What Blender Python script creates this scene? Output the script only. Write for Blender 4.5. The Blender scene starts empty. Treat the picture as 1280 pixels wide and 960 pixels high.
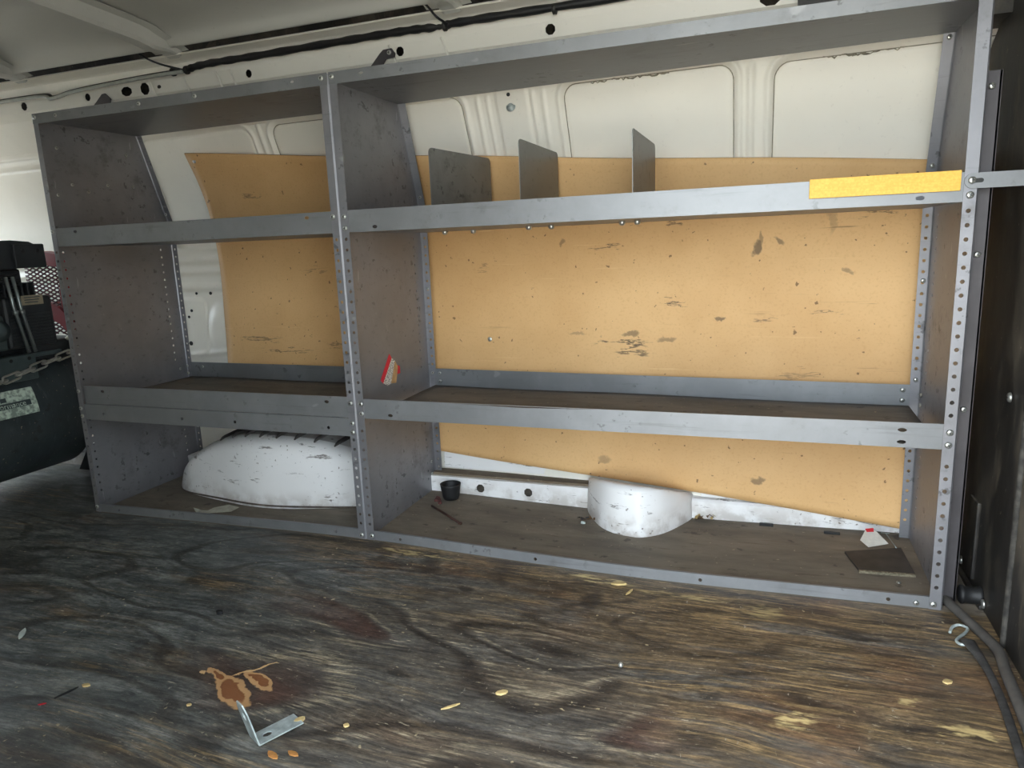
import bpy, bmesh, math, random
from mathutils import Vector, Matrix
random.seed(7)
SC = bpy.context.scene
COL = SC.collection
PI = math.pi

# ------------------------------------------------------------------ helpers
def lin(c):
    return tuple((v/255/12.92 if v/255 <= .04045 else ((v/255+.055)/1.055)**2.4) for v in c)

class NB:
    """tiny node-graph builder"""
    def __init__(s, name, rough=.5, metal=0.0, spec=.5):
        s.m = bpy.data.materials.new(name); s.m.use_nodes = True
        s.t = s.m.node_tree; s.t.nodes.clear()
        s.out = s.t.nodes.new('ShaderNodeOutputMaterial')
        s.b = s.t.nodes.new('ShaderNodeBsdfPrincipled')
        s.t.links.new(s.b.outputs[0], s.out.inputs[0])
        s.b.inputs['Roughness'].default_value = rough
        s.b.inputs['Metallic'].default_value = metal
        s.b.inputs['Specular IOR Level'].default_value = spec
        s._c = None
    def n(s, typ, **kw):
        nd = s.t.nodes.new(typ)
        for k, v in kw.items(): setattr(nd, k, v)
        return nd
    def put(s, sock, v):
        if isinstance(v, bpy.types.NodeSocket): s.t.links.new(v, sock)
        elif isinstance(v, (tuple, list)):
            v = tuple(v)
            if sock.type == 'RGBA' and len(v) == 3: v = v+(1,)
            sock.default_value = v
        else: sock.default_value = v
    def coord(s):
        if s._c is None: s._c = s.n('ShaderNodeTexCoord').outputs['Object']
        return s._c
    def scale(s, sc, loc=(0,0,0), src=None, rot=(0,0,0)):
        m = s.n('ShaderNodeMapping'); s.put(m.inputs[0], src or s.coord())
        m.inputs['Location'].default_value = loc; m.inputs['Scale'].default_value = sc
        m.inputs['Rotation'].default_value = rot
        return m.outputs[0]
    def noise(s, sc=1, vec=None, detail=4, rough=.55, dist=0, out=0):
        nd = s.n('ShaderNodeTexNoise'); s.put(nd.inputs['Vector'], vec or s.coord())
        nd.inputs['Scale'].default_value = sc; nd.inputs['Detail'].default_value = detail
        nd.inputs['Roughness'].default_value = rough; nd.inputs['Distortion'].default_value = dist
        return nd.outputs[out]
    def vor(s, sc=1, vec=None, feat='F1', out='Distance', rnd=1):
        nd = s.n('ShaderNodeTexVoronoi', feature=feat); s.put(nd.inputs['Vector'], vec or s.coord())
        nd.inputs['Scale'].default_value = sc; nd.inputs['Randomness'].default_value = rnd
        return nd.outputs[out]
    def ramp(s, f, a, b):
        """linear step a->b to 0..1 (a>b inverts)"""
        nd = s.n('ShaderNodeMapRange', interpolation_type='SMOOTHSTEP'); s.put(nd.inputs[0], f)
        if a <= b:
            nd.inputs[1].default_value, nd.inputs[2].default_value = a, b
        else:
            nd.inputs[1].default_value, nd.inputs[2].default_value = b, a
            nd.inputs[3].default_value, nd.inputs[4].default_value = 1, 0
        return nd.outputs[0]
    def math(s, op, a, b=0.0, clamp=False):
        nd = s.n('ShaderNodeMath', operation=op, use_clamp=clamp)
        s.put(nd.inputs[0], a); s.put(nd.inputs[1], b)
        return nd.outputs[0]
    def mix(s, f, a, b, mode='MIX'):
        nd = s.n('ShaderNodeMix', data_type='RGBA', blend_type=mode)
        s.put(nd.inputs[0], f); s.put(nd.inputs[6], a); s.put(nd.inputs[7], b)
        return nd.outputs[2]
    def xyz(s, vec=None):
        nd = s.n('ShaderNodeSeparateXYZ'); s.put(nd.inputs[0], vec or s.coord())
        return nd.outputs
    def vadd(s, a, b, k=1.0):
        nd = s.n('ShaderNodeVectorMath', operation='MULTIPLY_ADD')
        s.put(nd.inputs[0], b); nd.inputs[1].default_value = (k,k,k) if not isinstance(k, tuple) else k
        s.put(nd.inputs[2], a)
        return nd.outputs[0]
    def blob(s, vec, cx, cy, rx, ry, rot=0.0, ax=(0,1), soft=.6):
        """mask of a warped ellipse; vec should already be noise-warped"""
        o = s.xyz(vec)
        dx = s.math('SUBTRACT', o[ax[0]], cx); dy = s.math('SUBTRACT', o[ax[1]], cy)
        c, sn = math.cos(rot), math.sin(rot)
        u = s.math('ADD', s.math('MULTIPLY', dx, c/rx), s.math('MULTIPLY', dy, sn/rx))
        v = s.math('ADD', s.math('MULTIPLY', dx, -sn/ry), s.math('MULTIPLY', dy, c/ry))
        r = s.math('ADD', s.math('MULTIPLY', u, u), s.math('MULTIPLY', v, v))
        return s.ramp(r, 1.0, soft)
    def col(s, v): s.put(s.b.inputs['Base Color'], v); return s
    def rough(s, v): s.put(s.b.inputs['Roughness'], v); return s
    def bump(s, h, strength=.3, dist=.002):
        nd = s.n('ShaderNodeBump'); nd.inputs['Strength'].default_value = strength
        nd.inputs['Distance'].default_value = dist; s.put(nd.inputs['Height'], h)
        s.t.links.new(nd.outputs[0], s.b.inputs['Normal']); return s

class MB:
    def __init__(s): s.v = []; s.f = []; s.mi = []; s.sm = []
    def add(s, vs, fs, mi=0, sm=False):
        o = len(s.v); s.v += [tuple(v) for v in vs]
        for f in fs: s.f.append([i+o for i in f]); s.mi.append(mi); s.sm.append(sm)
        return s
    def box(s, a, b, mi=0):
        x0,y0,z0 = a; x1,y1,z1 = b
        vs = [(x0,y0,z0),(x1,y0,z0),(x1,y1,z0),(x0,y1,z0),(x0,y0,z1),(x1,y0,z1),(x1,y1,z1),(x0,y1,z1)]
        return s.add(vs, [(0,3,2,1),(4,5,6,7),(0,1,5,4),(1,2,6,5),(2,3,7,6),(3,0,4,7)], mi)
    def cbox(s, a, b, c=.004, mi=0):
        """box with chamfered edges"""
        bm = bmesh.new()
        bmesh.ops.create_cube(bm, size=1)
        for v in bm.verts:
            v.co = Vector([(a[i]+b[i])/2 + v.co[i]*(b[i]-a[i]) for i in range(3)])
        bmesh.ops.bevel(bm, geom=bm.edges[:], offset=c, segments=2, affect='EDGES', profile=.5)
        return s.bm(bm, mi)
    def bm(s, bm, mi=0, sm=False, M=None):
        bm.verts.index_update()
        vs = [(M @ v.co) if M else v.co.copy() for v in bm.verts]
        s.add(vs, [[v.index for v in f.verts] for f in bm.faces], mi, sm); bm.free(); return s
    def obox(s, M, a, b, mi=0):
        o = len(s.v); s.box(a, b, mi)
        for i in range(o, len(s.v)): s.v[i] = tuple(M @ Vector(s.v[i]))
        return s
    def tube(s, pts, r, n=10, mi=0, closed=False, flat=None, cap=True):
        """swept circle (or ellipse r x flat) along pts"""
        P = [Vector(p) for p in pts]; N = len(P)
        up = Vector((0,0,1)); rings = []
        for i in range(N):
            if closed: t = P[(i+1)%N]-P[i-1]
            else: t = P[min(i+1,N-1)]-P[max(i-1,0)]
            t.normalize()
            ref = up if abs(t.dot(up)) < .95 else Vector((1,0,0))
            a = t.cross(ref).normalized(); b = t.cross(a).normalized()
            ri = r[i] if isinstance(r, (list,tuple)) else r
            fi = flat if flat else ri
            rings.append([P[i]+a*ri*math.cos(2*PI*k/n)+b*fi*math.sin(2*PI*k/n) for k in range(n)])
        vs = [v for q in rings for v in q]; fs = []
        for i in range(N if closed else N-1):
            j = (i+1) % N
            for k in range(n):
                l = (k+1) % n
                fs.append((i*n+k, i*n+l, j*n+l, j*n+k))
        if cap and not closed: fs += [tuple(range(n))[::-1], tuple((N-1)*n+k for k in range(n))]
        return s.add(vs, fs, mi, True)
    def lathe(s, prof, M=None, n=24, mi=0, sm=True):
        """prof: (r,h) list revolved round local z, then M"""
        M = M or Matrix(); vs = []; fs = []
        for r, h in prof:
            for k in range(n): vs.append(M @ Vector((r*math.cos(2*PI*k/n), r*math.sin(2*PI*k/n), h)))
        for i in range(len(prof)-1):
            for k in range(n):
                l = (k+1)%n
                fs.append((i*n+k, i*n+l, (i+1)*n+l, (i+1)*n+k))
        if prof[0][0] > 1e-6: fs.append(tuple(range(n))[::-1])
        if prof[-1][0] > 1e-6: fs.append(tuple((len(prof)-1)*n+k for k in range(n)))
        return s.add(vs, fs, mi, sm)
    def prism(s, poly, M, h, mi=0):
        """poly in local xy, extruded 0..h in local z"""
        n = len(poly)
        vs = [M @ Vector((x,y,0)) for x,y in poly]+[M @ Vector((x,y,h)) for x,y in poly]
        fs = [tuple(range(n))[::-1], tuple(range(n,2*n))]+[(i,(i+1)%n,(i+1)%n+n,i+n) for i in range(n)]
        return s.add(vs, fs, mi)
    def grid(s, nu, nv, fn, mi=0, sm=True):
        vs = [fn(i/(nu-1), j/(nv-1)) for j in range(nv) for i in range(nu)]
        fs = [(j*nu+i, j*nu+i+1, (j+1)*nu+i+1, (j+1)*nu+i) for j in range(nv-1) for i in range(nu-1)]
        return s.add(vs, fs, mi, sm)
    def plate(s, us, vs_, pos, holes, mi=0):
        """sheet cut on breakpoints us x vs_; holes {(i,j):(ru,rv)} punches an oval in that cell"""
        nu, nv = len(us), len(vs_)
        o = len(s.v)
        s.v += [tuple(pos(u, v)) for v in vs_ for u in us]
        for j in range(nv-1):
            for i in range(nu-1):
                c = [o+j*nu+i, o+j*nu+i+1, o+(j+1)*nu+i+1, o+(j+1)*nu+i]
                m = mi(i, j) if callable(mi) else mi
                if (i, j) not in holes:
                    s.f.append(c); s.mi.append(m); s.sm.append(False); continue
                ru, rv = holes[(i, j)]
                cu, cv = (us[i]+us[i+1])/2, (vs_[j]+vs_[j+1])/2
                h = len(s.v)
                for k in range(8):
                    a = -3*PI/4 - PI/8 + k*PI/4
                    s.v.append(tuple(pos(cu+ru*1.08*math.cos(a), cv+rv*1.08*math.sin(a))))
                for k in range(4):
                    a0, a1 = h+2*k, h+2*k+1
                    nxt = h+(2*k+2) % 8
                    for f in ([c[k], a1, a0], [c[k], c[(k+1)%4], nxt, a1]):
                        s.f.append(f); s.mi.append(m); s.sm.append(False)
        return s
    def build(s, name, mats, parent=None, solid=0, off=0, smooth_angle=None):
        me = bpy.data.meshes.new(name)
        base = WLOC.get(parent.name, Vector()) if parent else Vector()
        me.from_pydata([tuple(Vector(v)-base) for v in s.v], [], s.f)
        if not isinstance(mats, (list, tuple)): mats = [mats]
        for m in mats: me.materials.append(m)
        me.polygons.foreach_set('material_index', s.mi)
        me.polygons.foreach_set('use_smooth', s.sm)
        me.validate(); me.update()
        o = bpy.data.objects.new(name, me); COL.objects.link(o)
        if parent: o.parent = parent
        WLOC[o.name] = base.copy()
        if solid:
            md = o.modifiers.new('thickness', 'SOLIDIFY'); md.thickness = solid; md.offset = off
        return o
WLOC = {}

def recenter(o):
    """top-level mesh: move its origin to the middle of its base"""
    vs = [v.co for v in o.data.vertices]
    c = Vector(((min(v.x for v in vs)+max(v.x for v in vs))/2, (min(v.y for v in vs)+max(v.y for v in vs))/2, min(v.z for v in vs)))
    for v in o.data.vertices: v.co -= c
    o.location = c; WLOC[o.name] = c.copy()
    return o
def tag(o, label=None, cat=None, group=None, kind=None):
    if label: o['label'] = label
    if cat: o['category'] = cat
    if group: o['group'] = group
    if kind: o['kind'] = kind
    return o
def thing(name, label, cat, loc, group=None):
    o = bpy.data.objects.new(name, None); COL.objects.link(o)
    o.location = loc; o.empty_display_size = .1; WLOC[o.name] = Vector(loc)
    return tag(o, label, cat, group)
def interp(pts, x):
    if x <= pts[0][0]: return pts[0][1]
    for (a, fa), (b, fb) in zip(pts, pts[1:]):
        if x <= b: return fa+(fb-fa)*(x-a)/(b-a)
    return pts[-1][1]
def spline(pts, x):
    """monotone-ish smooth interpolation (Catmull-Rom)"""
    if x <= pts[0][0]: return pts[0][1]
    n = len(pts)
    for i in range(n-1):
        if x <= pts[i+1][0]:
            x0, y0 = pts[i]; x1, y1 = pts[i+1]; h = x1-x0; t = (x-x0)/h
            m0 = (y1-pts[max(i-1,0)][1])/(x1-pts[max(i-1,0)][0])*h
            m1 = (pts[min(i+2,n-1)][1]-y0)/(pts[min(i+2,n-1)][0]-x0)*h
            return (2*t**3-3*t*t+1)*y0+(t**3-2*t*t+t)*m0+(-2*t**3+3*t*t)*y1+(t**3-t*t)*m1
    return pts[-1][1]
def sstep(a, b, x):
    t = max(0, min(1, (x-a)/(b-a))); return t*t*(3-2*t)
def polyline(pts, n):
    """smooth resample through pts"""
    P = [Vector(p) for p in pts]; out = []
    for i in range(len(P)-1):
        p0, p1, p2, p3 = P[max(i-1,0)], P[i], P[i+1], P[min(i+2,len(P)-1)]
        for k in range(n):
            t = k/n
            out.append(.5*((2*p1)+(p2-p0)*t+(2*p0-5*p1+4*p2-p3)*t*t+(3*p1-p0-3*p2+p3)*t**3))
    out.append(P[-1]); return out

# ------------------------------------------------------------------ materials
def m_plain(name, rgb, rough=.5, metal=0, var=.12, sc=30, spec=.5):
    b = NB(name, rough, metal, spec)
    c = lin(rgb); d = tuple(v*(1-var*2) for v in c)
    n = b.noise(sc, detail=5)
    b.col(b.mix(b.ramp(n, .3, .75), d, c)); b.bump(n, .08, .001)
    return b.m

def m_shelf(name, rgb, rough=.42, metal=.25, dirt=.5):
    b = NB(name, rough, metal)
    c = lin(rgb)
    big = b.noise(5, detail=6, rough=.65)
    col = b.mix(b.ramp(big, .35, .75), tuple(v*.78 for v in c), c)
    st = b.noise(1, b.scale((3, 30, 60)), detail=6, rough=.7)
    col = b.mix(b.math('MULTIPLY', b.ramp(st, .56, .70), .4*dirt), col, lin((52,50,50)))
    sp = b.noise(38, detail=3, rough=.6)
    spm = b.math('MULTIPLY', b.ramp(sp, .60, .66), b.ramp(big, .47, .60))
    smd = b.math('MULTIPLY', b.ramp(b.noise(11, detail=7, rough=.7), .52, .70), b.ramp(b.noise(3.3, detail=2), .42, .62))
    col = b.mix(b.math('MULTIPLY', smd, .6*dirt), col, lin((74,68,64)))
    col = b.mix(b.math('MULTIPLY', spm, .8*dirt), col, lin((48,44,44)))
    hi = b.noise(1, b.scale((9, 60, 14), rot=(.3,.2,.4)), detail=3)
    col = b.mix(b.math('MULTIPLY', b.ramp(hi, .69, .73), .5*dirt), col, lin((190,190,190)))
    b.col(col)
    b.rough(b.math('ADD', b.math('MULTIPLY', big, .25), rough-.12))
    b.bump(b.noise(14, detail=3), .06, .002)
    return b.m
SHELF = m_shelf('shelf grey enamel', (141,142,144), rough=.47, metal=.5)
PANEL = m_shelf('end panel grey enamel', (150,149,153), rough=.45, metal=.6, dirt=.72)
DIV = m_shelf('divider brushed grey', (134,133,130), rough=.42, metal=.5, dirt=.9)

def m_white(name, rgb, dirt=.3, rough=.4, scuff=False):
    b = NB(name, rough)
    c = lin(rgb)
    w = b.noise(3, detail=4)
    col = b.mix(b.ramp(w, .35, .7), tuple(v*.93 for v in c), c)
    s1 = b.noise(85, detail=3, rough=.6); area = b.noise(4, detail=3)
    col = b.mix(b.math('MULTIPLY', b.math('MULTIPLY', b.ramp(s1, .64, .70), b.ramp(area, .42, .58)), dirt), col, lin((92,78,66)))
    if scuff:
        s2 = b.noise(1, b.scale((9, 9, 55)), detail=6, rough=.7)
        col = b.mix(b.math('MULTIPLY', b.ramp(s2, .60, .67), dirt), col, lin((105,96,90)))
        z = b.xyz()[2]
        low = b.math('MULTIPLY', b.ramp(z, .07, .0), b.ramp(b.noise(22, detail=5), .38, .62))
        col = b.mix(b.math('MULTIPLY', low, .45), col, lin((140,122,102)))
    b.col(col); b.bump(b.noise(60, detail=2), .04, .001)
    return b.m
WHITE = m_white('white body paint', (238,233,221), .08)
WHITE_SCUFF = m_white('scuffed white body paint', (236,234,232), .9, .45, True)
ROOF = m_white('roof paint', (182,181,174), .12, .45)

def m_hardboard():
    b = NB('tan hardboard', .6, 0, .3)
    base = b.mix(b.ramp(b.noise(2.2, detail=5), .3, .7), lin((206,162,108)), lin((224,182,128)))
    base = b.mix(b.math('MULTIPLY', b.ramp(b.noise(160, detail=2), .5, .8), .25), base, lin((176,124,68)))
    lng = b.noise(1, b.scale((2.5, 5, 60)), detail=5, rough=.65)
    patch = b.noise(3.1, detail=3)
    mk = b.math('MULTIPLY', b.ramp(lng, .63, .69), b.ramp(patch, .45, .62))
    col = b.mix(b.math('MULTIPLY', mk, .7), base, lin((128,94,58)))
    pale = b.noise(1, b.scale((2, 5, 90), loc=(3,1,7)), detail=4)
    col = b.mix(b.math('MULTIPLY', b.ramp(pale, .68, .72), .4), col, lin((238,205,150)))
    dots = b.noise(60, detail=2, rough=.5)
    col = b.mix(b.math('MULTIPLY', b.ramp(dots, .71, .745), .75), col, lin((95,66,42)))
    wv = b.vadd(b.coord(), b.noise(24, detail=5, out=1), .05)
    wv = b.vadd(wv, (-.025,-.025,-.025))
    wv2 = b.vadd(b.vadd(b.coord(), b.noise(1, b.scale((18,18,110)), detail=5, out=1), .09), (-.045,-.045,-.045))
    for (x, z, rx, rz, rot, k, w) in [(1.5,.33,.05,.003,0,.5,wv2),(2.1,.56,.04,.003,-.1,.6,wv2),(1.95,.54,.03,.004,0,.6,wv2),(.55,.70,.06,.003,0,.5,wv2),(.35,.95,.05,.003,0,.6,wv2),(.6,.45,.04,.004,0,.5,wv2),
        (1.925,.725,.013,.022,0,.75,wv), (1.935,.75,.008,.02,0,.5,wv), (1.598,.497,.03,.007,0,.6,wv), (1.57,.478,.09,.004,.0,.85,wv2),
        (1.60,.445,.055,.009,0,.75,wv2), (1.70,.487,.03,.008,0,.5,wv), (1.72,.589,.04,.003,-.05,.9,wv2), (1.838,.543,.02,.005,-.2,.7,wv),
        (1.62,.47,.03,.006,0,.5,wv), (1.44,.50,.03,.006,0,.35,wv), (2.138,.662,.012,.01,0,.5,wv), (2.045,.40,.05,.006,0,.4,wv2), (1.98,.745,.02,.008,-.6,.6,wv),
        (2.10,.79,.012,.04,0,.25,wv), (1.15,.69,.03,.004,0,.4,wv2), (1.40,.76,.01,.01,0,.5,wv), (.29,.47,.10,.006,0,.6,wv2), (.20,.86,.03,.006,0,.6,wv2),
        (.40,.43,.12,.004,0,.7,wv2), (2.2,.8,.05,.003,0,.7,wv2), (1.53,.14,.02,.012,0,.4,wv), (1.95,.12,.018,.010,0,.6,wv), (2.0,.39,.04,.006,0,.45,wv2),
        (1.64,.96,.02,.02,0,.5,wv), (1.85,.99,.02,.006,0,.4,wv2), (1.52,.74,.05,.004,0,.7,wv2), (1.72,.80,.015,.004,0,.7,wv2), (1.62,.80,.015,.004,0,.6,wv2)]:
        col = b.mix(b.math('MULTIPLY', b.blob(w, x, z, rx, rz, rot, (0,2), .2), k), col, lin((78,66,54)))
    b.col(col); b.bump(b.noise(120, detail=2), .06, .001)
    return b.m
BOARD = m_hardboard()
BOARD_EDGE = m_plain('hardboard cut edge', (150,104,60), .8, 0, .2, 60)

def m_floor(left=False):
    b = NB('worn plywood '+('left' if left else 'main'), .5, 0, .5)
    P = b.coord()
    warp = b.noise(1, b.scale((1.1, 2.6, 1)), detail=3, out=1)
    W = b.vadd(b.vadd(P, warp, (.30,.16,0)), (-.15,-.08,0))
    # big colour areas: painted grey with a sheen tint at left, brown bare wood, tan wear
    a1 = b.noise(1, b.scale((1.5, 8.5, 1), src=W), detail=7, rough=.68)
    a2 = b.noise(1, b.scale((3.2, 34, 1), loc=(2,7,0), src=W), detail=7, rough=.7)
    a3 = b.noise(1, b.scale((7, 130, 1), loc=(5,1,0), src=W), detail=6, rough=.7)
    x = b.xyz()[0]; y = b.xyz()[1]
    dark = b.mix(b.ramp(a2, .35, .68), lin((66,65,63)), lin((112,109,104)))
    dark = b.mix(b.math('MULTIPLY', b.ramp(x, 1.5, .55), .6), dark, b.mix(b.ramp(a2, .35, .7), lin((84,92,95)), lin((138,146,145))))  # teal-grey lift to the left paints sky sheen into the floor colour
    brown = b.mix(b.ramp(a3, .35, .68), lin((80,67,53)), lin((132,111,82)))
    brown = b.mix(b.math('MULTIPLY', b.ramp(b.noise(2.7, detail=3), .5, .66), .4), brown, lin((122,82,54)))
    right = b.ramp(x, .5, 2.3)
    near_rail = b.math('MULTIPLY', b.ramp(y, -.17, -.02), b.ramp(x, .45, 1.0))
    bm_ = b.math('ADD', b.math('ADD', a1, b.math('MULTIPLY', right, .17)), b.math('MULTIPLY', near_rail, .12))
    col = b.mix(b.math('MULTIPLY', b.ramp(bm_, .52, .70), .9), dark, brown)
    # swirling plywood figure: dark contour lines
    fig = b.noise(1, b.scale((1.3, 3.8, 1), loc=(.4,.2,0), src=W), detail=1.5, rough=.4)
    ring = b.math('PINGPONG', b.math('MULTIPLY', fig, 16), 1.0)
    col = b.mix(b.math('MULTIPLY', b.ramp(ring, .32, .06), .6), col, lin((52,46,42)))
    ring2 = b.math('PINGPONG', b.math('MULTIPLY', fig, 41), 1.0)
    col = b.mix(b.math('MULTIPLY', b.ramp(ring2, .3, .02), .2), col, lin((48,42,38)))
    zone2 = b.math('MULTIPLY', b.blob(b.vadd(P, b.noise(3, out=1), .25), 1.52, -.36, .52, .33, -.2, soft=.35), 1.0)
    Wf = b.vadd(P, b.noise(1, b.scale((1.6, 3.2, 1), loc=(1.3,.7,0)), detail=2, out=1), (.26,.26,0))
    fig2 = b.noise(1, b.scale((1.5, 4.6, 1), loc=(2.2,.5,0), src=Wf), detail=.6, rough=.3)
    col = b.mix(b.math('MULTIPLY', zone2, .55), col, b.mix(b.ramp(a3, .35, .65), lin((74,70,65)), lin((112,105,95))))
    r3 = b.math('PINGPONG', b.math('MULTIPLY', fig2, 17), 1.0)
    col = b.mix(b.math('MULTIPLY', b.math('MULTIPLY', b.ramp(r3, .42, .08), zone2), .75), col, lin((46,40,37)))
    r4 = b.math('PINGPONG', b.math('ADD', b.math('MULTIPLY', fig2, 17), .55), 1.0)
    col = b.mix(b.math('MULTIPLY', b.math('MULTIPLY', b.ramp(r4, .2, .03), zone2), b.math('MULTIPLY', b.ramp(a3, .45, .6), .7)), col, lin((164,152,128)))
    col = b.mix(b.math('MULTIPLY', b.math('MULTIPLY', b.ramp(fig2, .55, .60), zone2), .55), col, lin((92,62,52)))
    # tan streaks
    tan = b.noise(1, b.scale((4.5, 95, 1), loc=(9,3,0), src=W), detail=6, rough=.72)
    zone = b.noise(1, b.scale((2.2, 6, 1), loc=(4,4,0)), detail=4)
    zone = b.math('ADD', zone, b.math('ADD', b.math('MULTIPLY', right, .12), b.math('MULTIPLY', near_rail, .16)))
    tm = b.math('MULTIPLY', b.math('MULTIPLY', b.ramp(tan, .50, .62), b.ramp(zone, .50, .70)), b.math('SUBTRACT', 1.0, b.math('MULTIPLY', zone2, .7)))
    col = b.mix(b.math('MULTIPLY', tm, .62), col, lin((176,148,104)))
    # pale scratches and flecks
    sc = b.noise(1, b.scale((30, 160, 1), src=W, loc=(1,1,0)), detail=4, rough=.75)
    col = b.mix(b.math('MULTIPLY', b.ramp(sc, .61, .68), .6), col, lin((182,172,148)))
    s3 = b.noise(1, b.scale((70, 26, 1), loc=(3,8,0), rot=(0,0,.7)), detail=4, rough=.75)
    col = b.mix(b.math('MULTIPLY', b.ramp(s3, .66, .71), .6), col, lin((170,164,150)))
    s4 = b.noise(1, b.scale((14, 120, 1), loc=(3,8,0), rot=(0,0,-.5)), detail=3, rough=.75)
    col = b.mix(b.math('MULTIPLY', b.ramp(s4, .66, .70), .5), col, lin((176,166,140)))
    fl = b.vor(46, b.vadd(P, b.noise(30, out=1), .03))
    pick = b.noise(9, detail=2)
    col = b.mix(b.math('MULTIPLY', b.math('MULTIPLY', b.ramp(fl, .15, .09), b.ramp(pick, .55, .62)), .7), col, lin((196,180,142)))
    mic = b.noise(1, b.scale((26, 230, 1), src=W, loc=(6,6,0)), detail=8, rough=.8)
    mic2 = b.noise(1, b.scale((60, 140, 1), loc=(2,6,0)), detail=5, rough=.8)
    mm_ = b.math('ADD', b.math('MULTIPLY', mic, .65), b.math('MULTIPLY', mic2, .35))
    col = b.mix(1.0, col, b.mix(b.ramp(mm_, .36, .64), (.5,.5,.51), (1.45,1.44,1.40)), 'MULTIPLY')
    mot = b.noise(1, b.scale((9, 22, 1), loc=(3,3,0)), detail=7, rough=.75)
    col = b.mix(1.0, col, b.mix(b.ramp(mot, .36, .66), (.62,.62,.63), (1.22,1.21,1.18)), 'MULTIPLY')
    # dark grime blotches
    gr = b.noise(1, b.scale((3, 7, 1), loc=(8,2,0)), detail=6, rough=.65)
    col = b.mix(b.math('MULTIPLY', b.ramp(gr, .56, .74), .7), col, lin((40,38,38)))
    if not left:
        w2 = b.vadd(b.vadd(P, b.noise(26, detail=5, out=1), .035), (-.0175,-.0175,0))
        rust, pale = lin((126,78,48)), lin((184,142,98))
        for c_, grow in ((pale, 1.22), (rust, .86)):
            for (cx, cy, rx, ry, rot) in [(1.092,-.640,.052,.018,-.5), (1.115,-.600,.038,.012,-.35), (1.03,-.61,.026,.007,-.35)]:
                col = b.mix(b.math('MULTIPLY', b.blob(w2, cx, cy, rx*grow, ry*grow+(grow-1)*.006, rot, soft=.75), .95), col, c_)
        for (cx, cy, rx, ry, rot) in [(1.085,-.575,.045,.003,.85), (1.0,-.61,.006,.005,0)]:
            col = b.mix(b.blob(w2, cx, cy, rx, ry, rot, soft=.6), col, lin((196,160,112)))
        for (cx, cy, rx, ry, rot, k) in [(2.245,-.395,.035,.016,.2,.8), (2.285,-.385,.03,.012,-.3,.7), (2.20,-.33,.02,.008,.5,.6), (2.02,-.43,.05,.02,.5,.8),
                (1.62,-.035,.09,.018,-.1,.8), (1.80,-.06,.12,.012,-.08,.5), (1.15,-.04,.15,.012,0,.6), (1.97,-.09,.05,.035,0,.35)]:
            col = b.mix(b.math('MULTIPLY', b.math('MULTIPLY', b.blob(w2, cx, cy, rx, ry, rot, soft=.2), b.ramp(b.noise(1, b.scale((20,90,1)), detail=4), .42, .58)), k), col, lin((214,190,132)))
        for (cx, cy, rx, ry, rot) in [(1.345,-.495,.035,.013,-.2), (1.335,-.17,.03,.013,0), (2.13,-.145,.07,.012,-.1), (1.62,-.13,.03,.05,0), (1.9,-.62,.07,.04,0), (1.7,-.7,.07,.04,.2)]:
            col = b.mix(b.math('MULTIPLY', b.blob(w2, cx, cy, rx, ry, rot, soft=.2), .75), col, lin((38,35,34)))
    else:
        col = b.mix(.12, col, lin((48,50,50)))
    b.col(col)
    b.rough(b.math('ADD', b.math('MULTIPLY', a2, .35), .27))
    h = b.math('ADD', b.math('MULTIPLY', a3, .6), b.math('ADD', b.math('MULTIPLY', tan, .5), b.math('MULTIPLY', ring, .12)))
    b.bump(h, .35, .003)
    return b.m
FLOOR = m_floor(); FLOOR_L = m_floor(True)

def m_grime(name, c1, c2, c3, rough=.75):
    b = NB(name, rough, 0, .3)
    n1 = b.noise(1, b.scale((3, 9, 5)), detail=7, rough=.68)
    n2 = b.noise(1, b.scale((8, 60, 20)), detail=5, rough=.7)
    col = b.mix(b.ramp(n1, .3, .7), lin(c1), lin(c2))
    col = b.mix(b.math('MULTIPLY', b.ramp(n2, .56, .72), .6), col, lin(c3))
    sp = b.noise(90, detail=2)
    col = b.mix(b.math('MULTIPLY', b.ramp(sp, .69, .74), .6), col, lin((170,155,130)))
    dk = b.noise(26, detail=4)
    col = b.mix(b.math('MULTIPLY', b.ramp(dk, .62, .70), .5), col, lin((38,32,28)))
    b.col(col); b.bump(n2, .2, .002); return b.m
BAY = m_grime('dirty bay floor', (98,90,80), (128,118,104), (84,70,56))
LINER = m_grime('grimy tray floor', (84,80,74), (116,110,102), (132,125,116), .65)

def m_black():
    b = NB('black bulkhead paint', .5, 0, .4)
    n1 = b.noise(1, b.scale((4, 7, 3)), detail=7, rough=.7)
    col = b.mix(b.ramp(n1, .42, .72), lin((40,38,36)), lin((102,94,82)))
    s = b.noise(1, b.scale((8, 12, 3), rot=(.6,0,.2)), detail=6, rough=.75, dist=1.5)
    col = b.mix(b.math('MULTIPLY', b.ramp(s, .57, .66), .5), col, lin((112,102,88)))
    d = b.noise(60, detail=3)
    col = b.mix(b.math('MULTIPLY', b.ramp(d, .70, .74), .5), col, lin((150,140,125)))
    b.col(col); b.rough(b.math('ADD', b.math('MULTIPLY', n1, .4), .25)); b.bump(s, .15, .003); return b.m
BLACK = m_black()
DKSTEEL = m_plain('dark steel angle', (84,80,82), .45, .4, .15, 12)
RUBBER = m_plain('black rubber', (30,30,31), .6, 0, .2, 40)
LOOM = m_plain('black cable loom', (22,22,24), .5, 0, .25, 50)
CABLE = m_plain('grey white cable sheath', (176,178,170), .5, 0, .12, 40)
HOSE = m_plain('grey rubber tube', (84,80,76), .6, 0, .2, 30)
STRAP = m_plain('faded black strap', (66,64,62), .7, 0, .3, 60)
ZINC = m_plain('zinc plated bolt', (196,196,190), .28, .8, .1, 60)
SLOT = m_plain('bolt recess', (52,52,50), .5, .5, .1, 60)
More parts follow.
